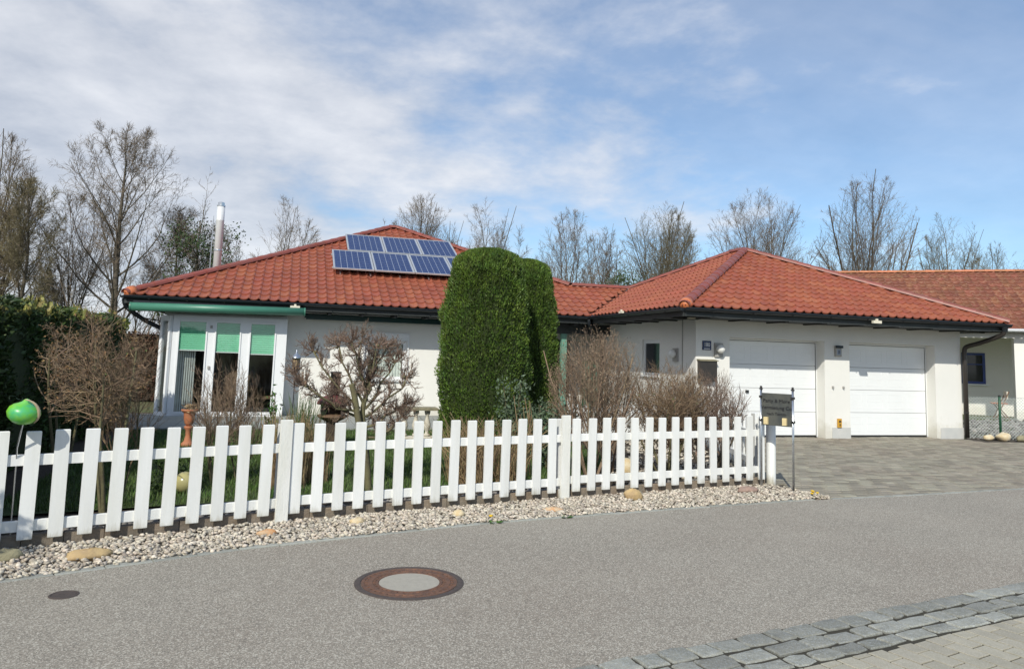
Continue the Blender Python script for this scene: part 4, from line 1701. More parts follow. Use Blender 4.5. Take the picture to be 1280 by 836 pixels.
# ---- eaves: fascia, soffit boards, gutters, rafter heads
def eave(parent, A, B, inn, rafters=True, spacing=.8, soff=.9, rh=.028):
    """A->B along eave, inn unit vector toward the wall"""
    A, B, inn = Vector(A), Vector(B), Vector(inn)
    d = (B - A).normalized()
    L_ = (B - A).length
    b = MB()
    b.obox(A + inn * .03 + Vector((0, 0, 2.555)), d, inn, (0, 0, 1), L_, .03, .17)
    b.build('fascia', M['soffit'], parent)
    k = 5
    wdt = (soff - .06) / k
    for i in range(k):
        b = MB()
        b.obox(A + inn * (.062 + i * wdt) + Vector((0, 0, 2.565)), d, inn, (0, 0, 1), L_, wdt - .006, .02)
        b.build('soffit_board', M['soffit'], parent)
    # gutter half round
    b = MB()
    n_ = 8
    rg_ = .065
    ctr = A - inn * .035 + Vector((0, 0, 2.725))
    ring = []
    for i in range(n_ + 1):
        a = math.pi + math.pi * i / n_
        ring.append((math.cos(a) * rg_, math.sin(a) * rg_))
    base = len(b.v)
    for t_ in (0, L_):
        for (p, q) in ring:
            b.v.append(tuple(ctr + d * t_ + inn * p + Vector((0, 0, q))))
        for (p, q) in ring:
            b.v.append(tuple(ctr + d * t_ + inn * p * .93 + Vector((0, 0, q * .93))))
    m_ = n_ + 1
    for i in range(n_):
        b.face((base + i, base + i + 1, base + 2 * m_ + i + 1, base + 2 * m_ + i))
        b.face((base + m_ + i + 1, base + m_ + i, base + 3 * m_ + i, base + 3 * m_ + i + 1))
    for e_ in (0, 2 * m_):
        b.face(tuple(base + e_ + i for i in range(m_)))
    lip = ctr - inn * rg_
    b.tube([lip, lip + d * L_], .010, 6)
    b.build('gutter', M['anthracite'], parent, smooth=False)
    if rafters:
        k = int(L_ / spacing)
        for i in range(k):
            p = A + d * (spacing * .6 + i * spacing) + inn * .12
            b = MB()
            b.obox(p + Vector((0, 0, 2.563 - rh)), d, inn, (0, 0, 1), .08, soff - .2, rh)
            b.build('rafter_head', M['black'], parent)
            b = MB()
            q = A + d * (spacing * .6 + i * spacing + .03) - inn * .11 + Vector((0, 0, 2.655))
            b.obox(q, d, inn, (0, 0, 1), .02, .14, .012)
            b.build('gutter_bracket', M['black'], parent)


eave(bw, (UL, V0, 0), (-.87, V0, 0), (0, 1, 0), spacing=.8, soff=.95, rh=.06)
eave(bw, (UL, VB, 0), (UL, V0, 0), (1, 0, 0), spacing=.8, soff=.82)
eave(ga, (GL, GF, 0), (GR, GF, 0), (0, 1, 0), spacing=.97, soff=.9)
eave(ga, (GL, 3.98, 0), (GL, GF, 0), (1, 0, 0), spacing=.9, soff=.8)
eave(ga, (GR, GF, 0), (GR, GB, 0), (-1, 0, 0), spacing=.9, soff=.5)

for x, y, par in ((-8.4, V0 - .1, bw), (GL - .1, 1.9, ga), (3.9, GF - .1, ga)):
    b = MB()
    if par is ga and x < 0:
        b.box(x - .03, x + .03, y - .09, y + .09, 2.735, 2.785)
        b.box(x - .02, x + .02, y - .02, y + .02, 2.785, 2.82)
    else:
        b.box(x - .11, x + .11, y - .03, y + .03, 2.60, 2.66)
        b.box(x - .025, x + .025, y - .02, y + .02, 2.66, 2.70)
    b.build('eave_spotlight', M['cream'], par)
b = MB()
b.box(-.46, -.30, -.5, -.42, 2.535, 2.563)
b.build('eave_spotlight', M['cream'], ga)


def downpipe(parent, pts, r=.05, m=None):
    b = MB()
    b.tube(pts, r, 14)
    o = b.build('downpipe', m or M['pipe'], parent, smooth=True)
    return o


def smooth_path(P, k=6):
    P = [Vector(p) for p in P]
    out_ = []
    for i in range(len(P) - 1):
        p0, p1, p2, p3 = P[max(i - 1, 0)], P[i], P[i + 1], P[min(i + 2, len(P) - 1)]
        for j in range(k):
            t = j / k
            out_.append(.5 * ((2 * p1) + (p2 - p0) * t + (2 * p0 - 5 * p1 + 4 * p2 - p3) * t * t + (3 * p1 - p0 - 3 * p2 + p3) * t ** 3))
    out_.append(P[-1])
    return out_


dpo = downpipe(ga, smooth_path([(7.62, -.93, 2.67), (7.62, -.92, 2.56), (7.6, -.84, 2.47), (7.47, -.42, 2.30), (7.36, -.13, 2.20), (7.34, -.075, 2.08), (7.34, -.075, 1.9)]) + [Vector((7.34, -.075, 0.02))], .055)
for z_ in (.6, 1.6):
    b = MB()
    b.lathe((7.34, -.075, z_), [(.056, 0), (.061, .004), (.061, .026), (.056, .03)], 14)
    b.build('pipe_clip', M['black'], dpo)
b = MB()
b.lathe((7.62, -.935, 2.56), [(.055, 0), (.06, .04), (.085, .1), (.085, .11)], 14)
b.build('outlet', M['anthracite'], dpo)
downpipe(bw, smooth_path([(-12.12, 4.15, 2.66), (-12.10, 4.18, 2.55), (-12.02, 4.28, 2.42), (-11.7, 4.60, 2.18), (-11.42, 4.82, 2.03), (-11.36, 4.87, 1.9)]) + [Vector((-11.36, 4.87, 0.0))], .05, M['anthracite'])
downpipe(bw, smooth_path([(-.86, 4.0, 2.66), (-.8, 4.1, 2.5), (-.5, 4.6, 2.35), (-.12, 4.87, 2.2), (-.1, 4.88, 2.1)]) + [Vector((-.1, 4.88, 0))], .05, M['anthracite'])

# awnings
aw = thing('awning', (-10.1, 4.35, 2.5), 'bright green retracted awning tube above the glass doors', 'awning')
b = MB()
b.tube([(-11.92, 3.93, 2.475), (-8.19, 3.93, 2.525)], .095, 20)
b.build('cassette', M['awning'], aw, smooth=True)
for x, z_ in ((-11.95, 2.475), (-8.19, 2.525)):
    b = MB()
    b.lathe((x, 3.93, z_), [(.0, 0), (.10, .001), (.10, .03), (.08, .034), (0, .035)], 20, axis=(1, 0, 0))
    b.build('end_cap', M['awning'], aw)
b = MB()
b.box(-11.9, -8.2, 4.0, 4.075, 2.44, 2.62)
b.build('sun_gap_blocker', M['anthracite'], aw)  # added box that stops sun leaking between gutter and awning tube
for x in (-11.0, -9.0):
    b = MB()
    b.box(x - .03, x + .03, 4.02, 4.998, 2.50, 2.54)
    b.build('bracket', M['anthracite'], aw)
b = MB()
b.tube([(-12.0, 4.0, 2.42), (-11.98, 4.62, 2.30), (-11.6, 4.8, 2.22), (-11.3, 4.98, 2.2)], .015, 8)
b.build('folding_arm', M['anthracite'], aw)
aw = thing('awning', (-6.4, 4.75, 2.5), 'dark green retracted awning bar under the eaves over the white wall', 'awning')
b = MB()
b.obox((-8.16, 4.72, 2.425), (1, 0, 0), (0, 1, 0), (0, 0, 1), 4.6, .12, .105, .02)
b.build('cassette', M['awning2'], aw)
b = MB()
b.box(-8.12, -3.6, 4.735, 4.82, 2.39, 2.423)
b.build('front_rail', M['awning2'], aw)
for x in (-7.6, -6.1, -4.6):
    b = MB()
    b.box(x - .03, x + .03, 4.842, 4.998, 2.45, 2.50)
    b.build('bracket', M['anthracite'], aw)

# solar panels
pg = 'solar panels on the bungalow roof'
s3 = Vector((0, CT, T * CT))
n3 = Vector((0, -T * CT, CT))
PWI, PHI = 1.085, 1.66


def solar(u_, v_, label):
    o0 = Vector((u_, v_, EZ + (v_ - V0) * T)) + n3 * .19
    t_ = thing('solar_panel', tuple(o0), label, 'solar panel', pg)
    e = Vector((1, 0, 0))
    b = MB()
    fw = .035
    b.obox(o0, e, s3, n3, PWI, fw, .04)
    b.obox(o0 + s3 * (PHI - fw), e, s3, n3, PWI, fw, .04)
    b.obox(o0 + s3 * fw, e, s3, n3, fw, PHI - 2 * fw, .04)
    b.obox(o0 + s3 * fw + e * (PWI - fw), e, s3, n3, fw, PHI - 2 * fw, .04)
    b.build('frame', M['alu'], t_)
    b = MB()
    b.obox(o0 + e * fw + s3 * fw + n3 * .01, e, s3, n3, PWI - 2 * fw, PHI - 2 * fw, .02)
    b.build('backsheet', M['backsheet'], t_)
    cw, chh = (PWI - 2 * fw - .02) / 6, (PHI - 2 * fw - .02) / 10
    b = MB()
    for i in range(6):
        for j in range(10):
            p = o0 + e * (fw + .01 + i * cw + .006) + s3 * (fw + .01 + j * chh + .003) + n3 * .0305
            b.cur = rr.random()
            b.poly([p, p + e * (cw - .012), p + e * (cw - .012) + s3 * (chh - .005), p + s3 * (chh - .005)])
    b.build('cells', M['cell'], t_)
    return o0


for k in range(4):
    solar(-7.47 + k * 1.105, 5.98, ['first solar panel of the lower row, at the left', 'second solar panel of the lower row', 'third solar panel of the lower row', 'fourth solar panel of the lower row, partly behind the thuja'][k])
for k in range(3):
    solar(-7.02 + k * 1.105, 7.55, ['leftmost solar panel of the upper row', 'middle solar panel of the upper row', 'rightmost solar panel of the upper row'][k])
mr_ = thing('mounting_rails', (-6, 6.2, 3.7), 'metal mounting rails and hooks under the solar panels', 'mounting rail')
for t_ in (6.15, 7.2, 7.75, 8.8):
    x0 = -7.5 if t_ < 7.5 else -7.0
    b = MB()
    b.obox(Vector((x0, t_, EZ + (t_ - V0) * T)) + n3 * .14, (1, 0, 0), s3, n3, 4.4 if t_ < 7.5 else 3.3, .04, .045)
    b.build('rail', M['alu'], mr_)
for k in range(6):
    x = -7.3 + k * .8
    b = MB()
    b.obox(Vector((x, 5.93, EZ + (5.93 - V0) * T)) + n3 * .05, (1, 0, 0), s3, n3, .035, .3, .045)
    b.build('hook', M['steel'], mr_)

# steel flue behind the roof
fl = thing('steel_flue', (-10.85, 10.4, 3.2), 'tall stainless steel chimney flue rising behind the left roof slope', 'chimney')
fx, fy = -10.80, 10.3
b = MB()
b.lathe((fx, fy, 0), [(.118, 2.8), (.118, 5.55), (.123, 5.56), (.123, 5.60), (.118, 5.61), (.118, 6.02)], 24)
b.build('pipe', M['steel_matt'], fl, smooth=True)
b = MB()
b.lathe((fx, fy, 0), [(.126, 6.02), (.126, 6.06), (.10, 6.07), (.10, 6.14), (.085, 6.15), (.085, 6.08)], 24)
b.build('rain_cap', M['steel'], fl, smooth=False)
b = MB()
b.lathe((fx, fy, 0), [(.121, 4.6), (.125, 4.61), (.125, 4.64), (.121, 4.65)], 24)
b.build('joint_band', M['steel'], fl)
b = MB()
b.tube([(fx - .2, fy - .05, 3.0), (fx - .19, fy - .05, 5.7)], .012, 6)
b.build('lightning_rod', M['steel'], fl)

# ------------------------------------------------------------------ neighbour house
NP, nd, nn = Vector((15.8, 5.5, 0)), Vector((.8, -.6, 0)), Vector((.6, .8, 0))
nh = thing('neighbour_house', tuple(NP), 'white neighbouring house with weathered tiled roof at the right edge', 'house')


def npt(x, y, z):
    return NP + nd * x + nn * y + Vector((0, 0, z))


def nbox(b, x0, x1, y0, y1, z0, z1):
    b.hexa([npt(x0, y0, z0), npt(x1, y0, z0), npt(x1, y1, z0), npt(x0, y1, z0), npt(x0, y0, z1), npt(x1, y0, z1), npt(x1, y1, z1), npt(x0, y1, z1)])


b = MB()
for (x0, x1, z0, z1) in ((-5, -1.19, -.05, 3.0), (-1.19, -.40, -.05, 1.12), (-1.19, -.40, 2.30, 3.0), (-.40, 12, -.05, 3.0)):
    nbox(b, x0, x1, 2.7, 3.0, z0, z1)
nbox(b, -5, 12, 9, 9.3, -.05, 3.0)
nbox(b, -5, -4.7, 3.0, 9, -.05, 3.0)
b.build('wall', M['render_wall'], nh)
b = MB()
for (x0, x1, z0, z1) in ((-1.19, -1.10, 1.12, 2.30), (-.49, -.40, 1.12, 2.30), (-1.10, -.49, 1.12, 1.21), (-1.10, -.49, 2.21, 2.30), (-1.10, -.49, 1.84, 1.88)):
    nbox(b, x0, x1, 2.67, 2.74, z0, z1)
nw = b.build('window', M['blueframe'], nh)
b = MB()
nbox(b, -1.10, -.49, 2.70, 2.715, 1.21, 2.21)
b.build('pane', M['pane_dark'], nw)
b = MB()
nbox(b, -1.27, -.32, 2.58, 2.698, 1.06, 1.115)
b.build('sill', M['upvc'], nw)
for x in (0.05, 3.2, 6.4):
    b = MB()
    nbox(b, x - .17, x + .17, -.17, .17, -.05, 2.78)
    b.build('porch_column', M['render_wall'], nh)
b = MB()
nbox(b, -2.4, 12, -.2, .2, 2.78, 3.0)
b.build('porch_beam', M['render_wall'], nh)
b = MB()
nbox(b, -5, 12, .2, 2.7, 2.93, 2.98)
b.build('porch_ceiling', M['render_wall'], nh)
b = MB()
TN = .52
ez = 3.03
for (a, c_) in (((-.45, ez), (4.5, ez + 4.95 * TN)), ((9.6, ez), (4.5, ez + 4.95 * TN))):
    b.poly([npt(-5.6, a[0], a[1]), npt(13, a[0], a[1]), npt(13, c_[0], c_[1]), npt(-5.6, c_[0], c_[1])])
nroof = b.build('roof', M['underlay'], nh)
roof_face(nroof, tuple(npt(-5.6, -.5, ez - .01)), nd, nn, lambda t: 0, lambda t: 15.5, 17, 14, m=M['old_tile'], w_=.24, r_=.335, name='weathered_roof_tiles', Tn=TN)
cap_line(nroof, npt(-5.6, 4.5, ez + 4.95 * TN + .04), npt(9, 4.5, ez + 4.95 * TN + .04), material('old_ridge', (.50, .20, .09), (.42, .16, .08), 5, .7, rnd=.2))
b = MB()
b.tube([npt(-3.2, -.62, ez + .0), npt(12, -.62, ez + .0)], .06, 10)
b.build('gutter', M['steel_matt'], nh, smooth=True)
b = MB()
nbox(b, 2.4, 2.62, 4.4, 4.62, 5.4, 5.98)
b.build('chimney', M['white'], nh)
# low rubble bank and garden bits by the neighbour's fence
pts = []
for i in range(1500):
    x, y = rg.uniform(7.5, 15), rg.uniform(-1.5, 4.6)
    if y < -.35 - (x - 7.2) * .28 + .2:
        continue
    pts.append((x, y, rg.uniform(-.02, .06)))
pebbles('garden_rubble', pts, .08, .2, M['roughstone'], 29, 'dark rough stones behind the wire fence')
# white garden bench & folding chair on the neighbour's porch
nbench = thing('garden_bench', tuple(npt(-2.6, -.7, 0)), 'pale wooden bench behind the wire fence next to the downpipe', 'bench')
b = MB()
nbox(b, -3.1, -2.0, -.95, -.55, .80, .86)
b.build('seat', M['cream'], nbench)
for x in (-3.05, -2.1):
    b = MB()
    nbox(b, x, x + .06, -.9, -.6, 0, .80)
    b.build('leg', M['plastic_cap'], nbench)
fc = thing('folding_chair', tuple(npt(-.75, -.6, 0)), 'brown folding chair beside the neighbour house column', 'chair')
b = MB()
for y in (-.7, -.3):
    b.tube([npt(-.85, y, 0), npt(-.45, y, .95)], .02, 6)
    b.tube([npt(-.45, y, 0), npt(-.85, y, .55)], .02, 6)
b.build('frame', M['wicker'], fc)
b = MB()
nbox(b, -.95, -.5, -.7, -.3, .52, .56)
b.build('seat', M['terracotta'], fc)
b = MB()
nbox(b, -.52, -.48, -.7, -.3, .7, .95)
b.build('backrest', M['cream'], fc)

# chain link fence
cf = thing('chain_link_fence', (8.0, -.6, 0), 'green post chain link fence right of the garage', 'fence')
CP = [Vector((7.42, -.02, 0)), Vector((8.15, -.28, 0)), Vector((10.6, -1.15, 0)), Vector((13.2, -2.05, 0))]
for p in CP[1:]:
    b = MB()
    b.lathe(p, [(.03, -.05), (.03, 1.02), (.0, 1.03)], 10)
    b.build('post', M['greenplastic'], cf, smooth=True)
    b = MB()
    b.lathe(p + Vector((0, 0, 1.02)), [(.035, 0), (.035, .02), (.02, .035), (0, .04)], 10)
    b.build('post_cap', M['black'], cf)
b = MB()
for A, B in zip(CP[:-1], CP[1:]):
    d = (B - A)
    L_ = d.length
    d.normalize()
    nA = Vector((-d.y, d.x, 0)) * .004
    H = 1.0
    stp = .075
    k = int((L_ + H) / stp)
    for i in range(k):
        s0 = i * stp - H
        for sgn in (1, -1):
            # clip diagonal
            a0, a1 = s0, s0 + H
            z0, z1 = (0, H) if sgn > 0 else (H, 0)
            c0, c1 = max(a0, 0), min(a1, L_)
            if c1 - c0 < .02:
                continue
            f0, f1 = (c0 - a0) / H, (c1 - a0) / H
            p0 = A + d * c0 + Vector((0, 0, z0 + (z1 - z0) * f0)) + nA * sgn
            p1 = A + d * c1 + Vector((0, 0, z0 + (z1 - z0) * f1)) + nA * sgn
            b.tube([p0, p1], .0035, 3, cap=False)
    for z_ in (.04, .5, 1.0):
        b.tube([A + Vector((0, 0, z_)), B + Vector((0, 0, z_))], .004, 4)
b.build('wire_mesh', M['wire'], cf)

# ------------------------------------------------------------------ garden objects
def urn(x, y):
    t_ = thing('terracotta_urn', (x, y, 0), 'terracotta flower urn on a pedestal in front of the glass doors', 'urn')
    b = MB()
    b.lathe((x, y, 0), [(.09, 0), (.10, .02), (.10, .05), (.06, .09), (.04, .18), (.045, .27), (.07, .30), (.07, .33)], 20)
    b.build('pedestal', M['terracotta'], t_, smooth=True)
    b = MB()
    b.lathe((x, y, 0), [(.04, .33), (.07, .38), (.085, .45), (.09, .53), (.10, .56), (.135, .58), (.135, .60), (.11, .605), (.10, .57), (0, .56)], 24)
    b.build('bowl', M['terracotta'], t_, smooth=True)
    rg_ = np.random.default_rng(3)
    n_ = 260
    P = np.stack([x + rg_.normal(0, .045, n_), y + rg_.normal(0, .045, n_), .60 + rg_.uniform(-.04, .08, n_)], 1)
    V, F = leaves(P, rg_.normal(0, 1, (n_, 3)), .05, rg_, .3, .5, .6)
    fastmesh('dry_plant', V, F, M['straw'], t_)


urn(-9.98, -1.0)


def sphere_thing(name, x, y, z, r, m, label, cat):
    b = MB()
    b.lathe((x, y, z), [(r * math.sin(math.pi * i / 16), -r * math.cos(math.pi * i / 16)) for i in range(17)], 28)
    o = b.build(name, m, smooth=True)
    centre(o)
    return tag(o, label, cat)


sphere_thing('garden_ball', -9.50, -5.20, .12, .118, M['ball'], 'glazed ochre garden ball behind the left pickets', 'garden ball')
sphere_thing('garden_ball', -3.86, -4.75, .14, .14, M['boulder_pale'], 'pale cream stone ball behind the pickets under the shrubs', 'garden ball')

# green snail shaped ornament on a stake in front of the fence's left end
orn = thing('garden_ornament', (-10.72, -7.6, 0), 'lime and turquoise bulb shaped garden ornament on a thin stake', 'ornament')
oc = Vector((-10.425, -7.69, 1.09))
b = MB()
prof = [(0, -.095), (.03, -.094), (.07, -.078), (.105, -.045), (.118, -.005), (.108, .030), (.085, .052), (.055, .066), (.032, .082), (.016, .102), (0, .108)]
ax = Vector((.18, -.10, 1)).normalized()
b.lathe(oc, prof, 28, axis=ax)
b.build('bulb', M['ornament'], orn, smooth=True)
b = MB()
ring = []
ru = ax.orthogonal().normalized()
rw = ax.cross(ru)
for i in range(15):
    a = -.4 + 1.9 * i / 14
    dirv = Vector((math.cos(a), -.25, math.sin(a) - .55)).normalized()
    ring.append(oc + dirv * .118)
b.tube(ring, [.004 + .009 * math.sin(math.pi * i / 14) for i in range(15)], 8)
b.build('rim', M['orn_rim'], orn, smooth=True)
b = MB()
b.tube([oc + Vector((0, 0, -.09)), (-10.475, -7.60, .80), (-10.487, -7.545, .70), (-10.49, -7.52, .4), (-10.49, -7.50, -.02)], .006, 6)
b.build('stake', M['steel'], orn)

# bird feeder lantern on stake
bf = thing('bird_feeder', (-8.35, -2, 0), 'metal roofed bird feeder lantern on a thin black stake', 'bird feeder')
b = MB()
b.tube([(-8.37, -2, 0), (-8.35, -2, 1.34)], .008, 6)
b.build('stake', M['black'], bf)
b = MB()
b.lathe((-8.35, -2, 1.32), [(.05, 0), (.055, .01), (.05, .02), (.05, .16), (.055, .17)], 14)
b.build('cage', M['straw'], bf)
b = MB()
b.lathe((-8.35, -2, 1.49), [(.075, 0), (.07, .02), (.05, .055), (.015, .085), (.008, .14), (0, .15)], 16)
b.build('roof', M['steel'], bf, smooth=True)
for k in range(4):
    a = k * 1.571 + .4
    b = MB()
    b.tube([(-8.35 + .058 * math.cos(a), -2 + .058 * math.sin(a), 1.33), (-8.35 + .058 * math.cos(a), -2 + .058 * math.sin(a), 1.50)], .005, 5)
    b.build('bar', M['black'], bf)

# masonry barbecue with red tin roof
gr = thing('garden_barbecue', (-7.68, -1, 0), 'dark barbecue fireplace with red tin hood and black flue', 'barbecue')
gx_, gy_ = -7.68, -1.0
b = MB()
b.box(gx_ - .10, gx_ + .10, gy_ - .10, gy_ + .12, 0, .42)
b.lathe((gx_, gy_, 0), [(.16, -.02), (.16, .06), (.10, .08)], 16)
b.build('pedestal', M['soot'], gr)
b = MB()
b.lathe((gx_, gy_, 0), [(.12, .42), (.22, .47), (.26, .50), (.26, .53), (.22, .54)], 16)
b.build('fire_bowl', M['wicker'], gr)
b = MB()
b.box(gx_ - .20, gx_ + .20, gy_ + .06, gy_ + .18, .54, .72)
b.box(gx_ - .20, gx_ - .13, gy_ - .18, gy_ + .06, .54, .72)
b.box(gx_ + .13, gx_ + .20, gy_ - .18, gy_ + .06, .54, .72)
b.build('firebox', M['soot'], gr)
b = MB()
b.lathe((gx_, gy_, 0), [(.27, .71), (.28, .725), (.25, .78), (.18, .84), (.09, .87)], 20)
b.build('hood', M['brick_red'], gr, smooth=True)
b = MB()
b.lathe((gx_ + .02, gy_, 0), [(.085, .86), (.085, 1.24), (.10, 1.25), (.10, 1.27), (0, 1.28)], 16)
b.build('flue', M['black'], gr, smooth=True)

# cast stone balustrade
bl = thing('stone_balustrade', (-6.3, -.6, 0), 'cast stone garden table with three white balusters left of the thuja', 'balustrade')
bx0, bx1, by = -6.50, -5.84, -.7
b = MB()
b.obox((bx0 - .05, by - .12, .60), (1, 0, 0), (0, 1, 0), (0, 0, 1), bx1 - bx0 + .1, .26, .055, .01)
b.build('top_slab', M['stone_top'], bl)
b = MB()
b.obox((bx0 - .03, by - .1, .06), (1, 0, 0), (0, 1, 0), (0, 0, 1), bx1 - bx0 + .06, .22, .07, .01)
b.box(bx0, bx1, by - .08, by + .10, -.02, .06)
b.build('base', M['stone_white'], bl)
for k in range(3):
    b = MB()
    x = bx0 + .12 + k * .21
    b.lathe((x, by, 0), [(.055, .13), (.055, .17), (.03, .19), (.035, .23), (.065, .29), (.068, .34), (.04, .43), (.028, .50), (.05, .54), (.055, .58), (.055, .60)], 16)
    b.build('baluster', M['stone_white'], bl, smooth=True)
b = MB()
b.tube(smooth_path([(bx1 + .02, by - .05, .64), (bx1 + .10, by - .05, .58), (bx1 + .14, by - .05, .40), (bx1 + .17, by - .05, .1)]), .02, 8)
b.build('side_scroll', M['stone_top'], bl)

# wood pile / low wall seen on the terrace side
# ------------------------------------------------------------------ vegetation
def rot_about(v, ax_, a):
    c, s = math.cos(a), math.sin(a)
    d = ax_[0] * v[0] + ax_[1] * v[1] + ax_[2] * v[2]
    cr_ = (ax_[1] * v[2] - ax_[2] * v[1], ax_[2] * v[0] - ax_[0] * v[2], ax_[0] * v[1] - ax_[1] * v[0])
    return tuple(v[i] * c + cr_[i] * s + ax_[i] * d * (1 - c) for i in range(3))


def env_dist(p, d, env):
    cx, cy, cz, rx, rz = env
    ox, oy, oz = (p[0] - cx) / rx, (p[1] - cy) / rx, (p[2] - cz) / rz
    ux, uy, uz = d[0] / rx, d[1] / rx, d[2] / rz
    a = ux * ux + uy * uy + uz * uz
    b_ = ox * ux + oy * uy + oz * uz
    c_ = ox * ox + oy * oy + oz * oz - 1
    disc = b_ * b_ - a * c_
    if disc <= 0:
        return 0
    return max(0, (-b_ + math.sqrt(disc)) / a)


def grow(mbs, p, d, L_, r0, lv, cfg, rg_, tips=None):
    env = cfg.get('env')
    if env and lv >= 1:
        de = env_dist(p, vnorm((d[0], d[1], d[2] + cfg['up'][lv] * 2)), env) * rg_.uniform(*cfg.get('jit', (.86, 1.08)))
        if lv == 1:
            L_ = de if cfg.get('fill') else min(L_, de)
        else:
            L_ = min(L_, de)
        if L_ < cfg.get('lmin', .12):
            if lv < 3:
                return
            L_ = cfg.get('lmin', .12)
    k = cfg['k'][lv]
    pts_ = [p]
    rad = [r0]
    dd = d
    wob, up = cfg['wob'][lv], cfg['up'][lv]
    tp_ = cfg.get('taper', .35)
    for i in range(k):
        dd = vnorm((dd[0] + rg_.gauss(0, wob), dd[1] + rg_.gauss(0, wob), dd[2] + rg_.gauss(0, wob) + up))
        q = pts_[-1]
        st_ = L_ / k
        pts_.append((q[0] + dd[0] * st_, q[1] + dd[1] * st_, q[2] + dd[2] * st_))
        rad.append(r0 * (1 - (1 - tp_) * (i + 1) / k))
    mb = mbs[cfg['part'][lv]]
    mb.cur = rg_.random()
    mb.tube(pts_, rad, cfg['sides'][lv], cap=False)
    if tips is not None and lv >= len(cfg['k']) - 2:
        tips.append((pts_[-1], dd))
    if lv + 1 >= len(cfg['k']):
        return
    nch = cfg['n'][lv]
    n_ = max(1, int(nch * rg_.uniform(.8, 1.2) + .5))
    s0 = cfg['start'][lv]
    az0 = rg_.uniform(0, 6.28)
    for j in range(n_):
        t_ = s0 + (1 - s0) * (j + rg_.random() * .9) / n_
        t_ = min(t_, .999)
        f_ = t_ * k
        i = int(f_)
        f_ -= i
        a, b_ = pts_[i], pts_[i + 1]
        q = tuple(a[m_] + (b_[m_] - a[m_]) * f_ for m_ in range(3))
        td = vnorm((b_[0] - a[0], b_[1] - a[1], b_[2] - a[2]))
        ax0 = vnorm((td[1], -td[0], .001)) if abs(td[2]) < .999 else (1, 0, 0)
        ang_ = cfg['ang'][lv] * (rg_.uniform(.2, 1.2) if (lv == 0 and cfg.get('fill')) else rg_.uniform(.7, 1.25))
        nd_ = rot_about(td, ax0, ang_)
        nd_ = rot_about(nd_, td, az0 + j * 2.4 + rg_.uniform(-.4, .4))
        sh = cfg['shape'][lv]
        ln = L_ * cfg['ratio'][lv] * rg_.uniform(.75, 1.15) * (1 - sh * (t_ - s0))
        rr_ = (rad[i] * (1 - f_) + rad[i + 1] * f_) * cfg['rr'][lv]
        grow(mbs, q, vnorm(nd_), ln, max(rr_, cfg.get('rmin', .004)), lv + 1, cfg, rg_, tips)
    # leader continues
    if cfg.get('leader') and lv < len(cfg['k']) - 1:
        grow(mbs, pts_[-1], dd, L_ * cfg['ratio'][lv] * .8, rad[-1], lv + 1, cfg, rg_, tips)


TALL = dict(k=[7, 5, 4, 2, 1], wob=[.05, .10, .14, .18, .22], up=[.05, .12, .08, .04, .02], n=[24, 10, 7, 4], start=[.14, .15, .12, .15], ang=[.80, .65, .65, .65],
            ratio=[.50, .40, .42, .5], rr=[.40, .5, .5, .6], shape=[.55, .45, .3, .3], sides=[8, 5, 3, 3, 3], part=[0, 0, 1, 1, 1], rmin=.009, taper=.2, leader=True)
FAN = dict(k=[3, 7, 5, 2, 1], wob=[.04, .06, .12, .16, .2], up=[.03, .035, .05, .03, .02], n=[16, 12, 7, 4], start=[.40, .10, .1, .12], ang=[.66, .50, .55, .6],
           ratio=[1.95, .42, .42, .5], rr=[.55, .45, .5, .55], shape=[-.2, .45, .3, .3], sides=[8, 5, 3, 3, 3], part=[0, 0, 1, 1, 1], rmin=.010, taper=.3, leader=True)
bark_cfgs = {'tall': TALL, 'fan': FAN}


def bare_tree(x, y, top_, rx, z0, kind, seed, label, m_tw, rmul=1, dens=1):
    """crown fills an ellipsoid envelope of radius rx reaching from z0 to top_"""
    rg_ = random.Random(seed)
    t_ = thing('bare_tree', (x, y, 0), label, 'tree', 'bare trees behind the houses')
    cfg = dict(bark_cfgs[kind])
    cfg['env'] = (x, y, (top_ + z0) / 2, rx, (top_ - z0) / 2)
    cfg['lmin'] = .25
    if x > -2:
        dens *= 1.22
    cfg['n'] = [int(q * dens + .5) if i_ < 2 else q for i_, q in enumerate(cfg['n'])]
    mbs = [MB(), MB()]
    if kind == 'tall':
        cfg['fill'] = False
        cfg['ratio'] = [rx * 1.5 / (top_ * .86)] + cfg['ratio'][1:]
        grow(mbs, (x, y, -.1), (rg_.gauss(0, .02), 0, 1), top_ * .86, top_ * .017 * rmul, 0, cfg, rg_)
    else:
        cfg['fill'] = True
        cfg['ang'] = [math.atan(rx * 1.15 / ((top_ - z0) * .42))] + cfg['ang'][1:]
        grow(mbs, (x, y, -.1), (rg_.gauss(0, .02), 0, 1), top_ * .30, top_ * .019 * rmul, 0, cfg, rg_)
    mbs[0].build('trunk', M['bark'], t_, smooth=True)
    mbs[1].build('crown', m_tw, t_)
    return t_


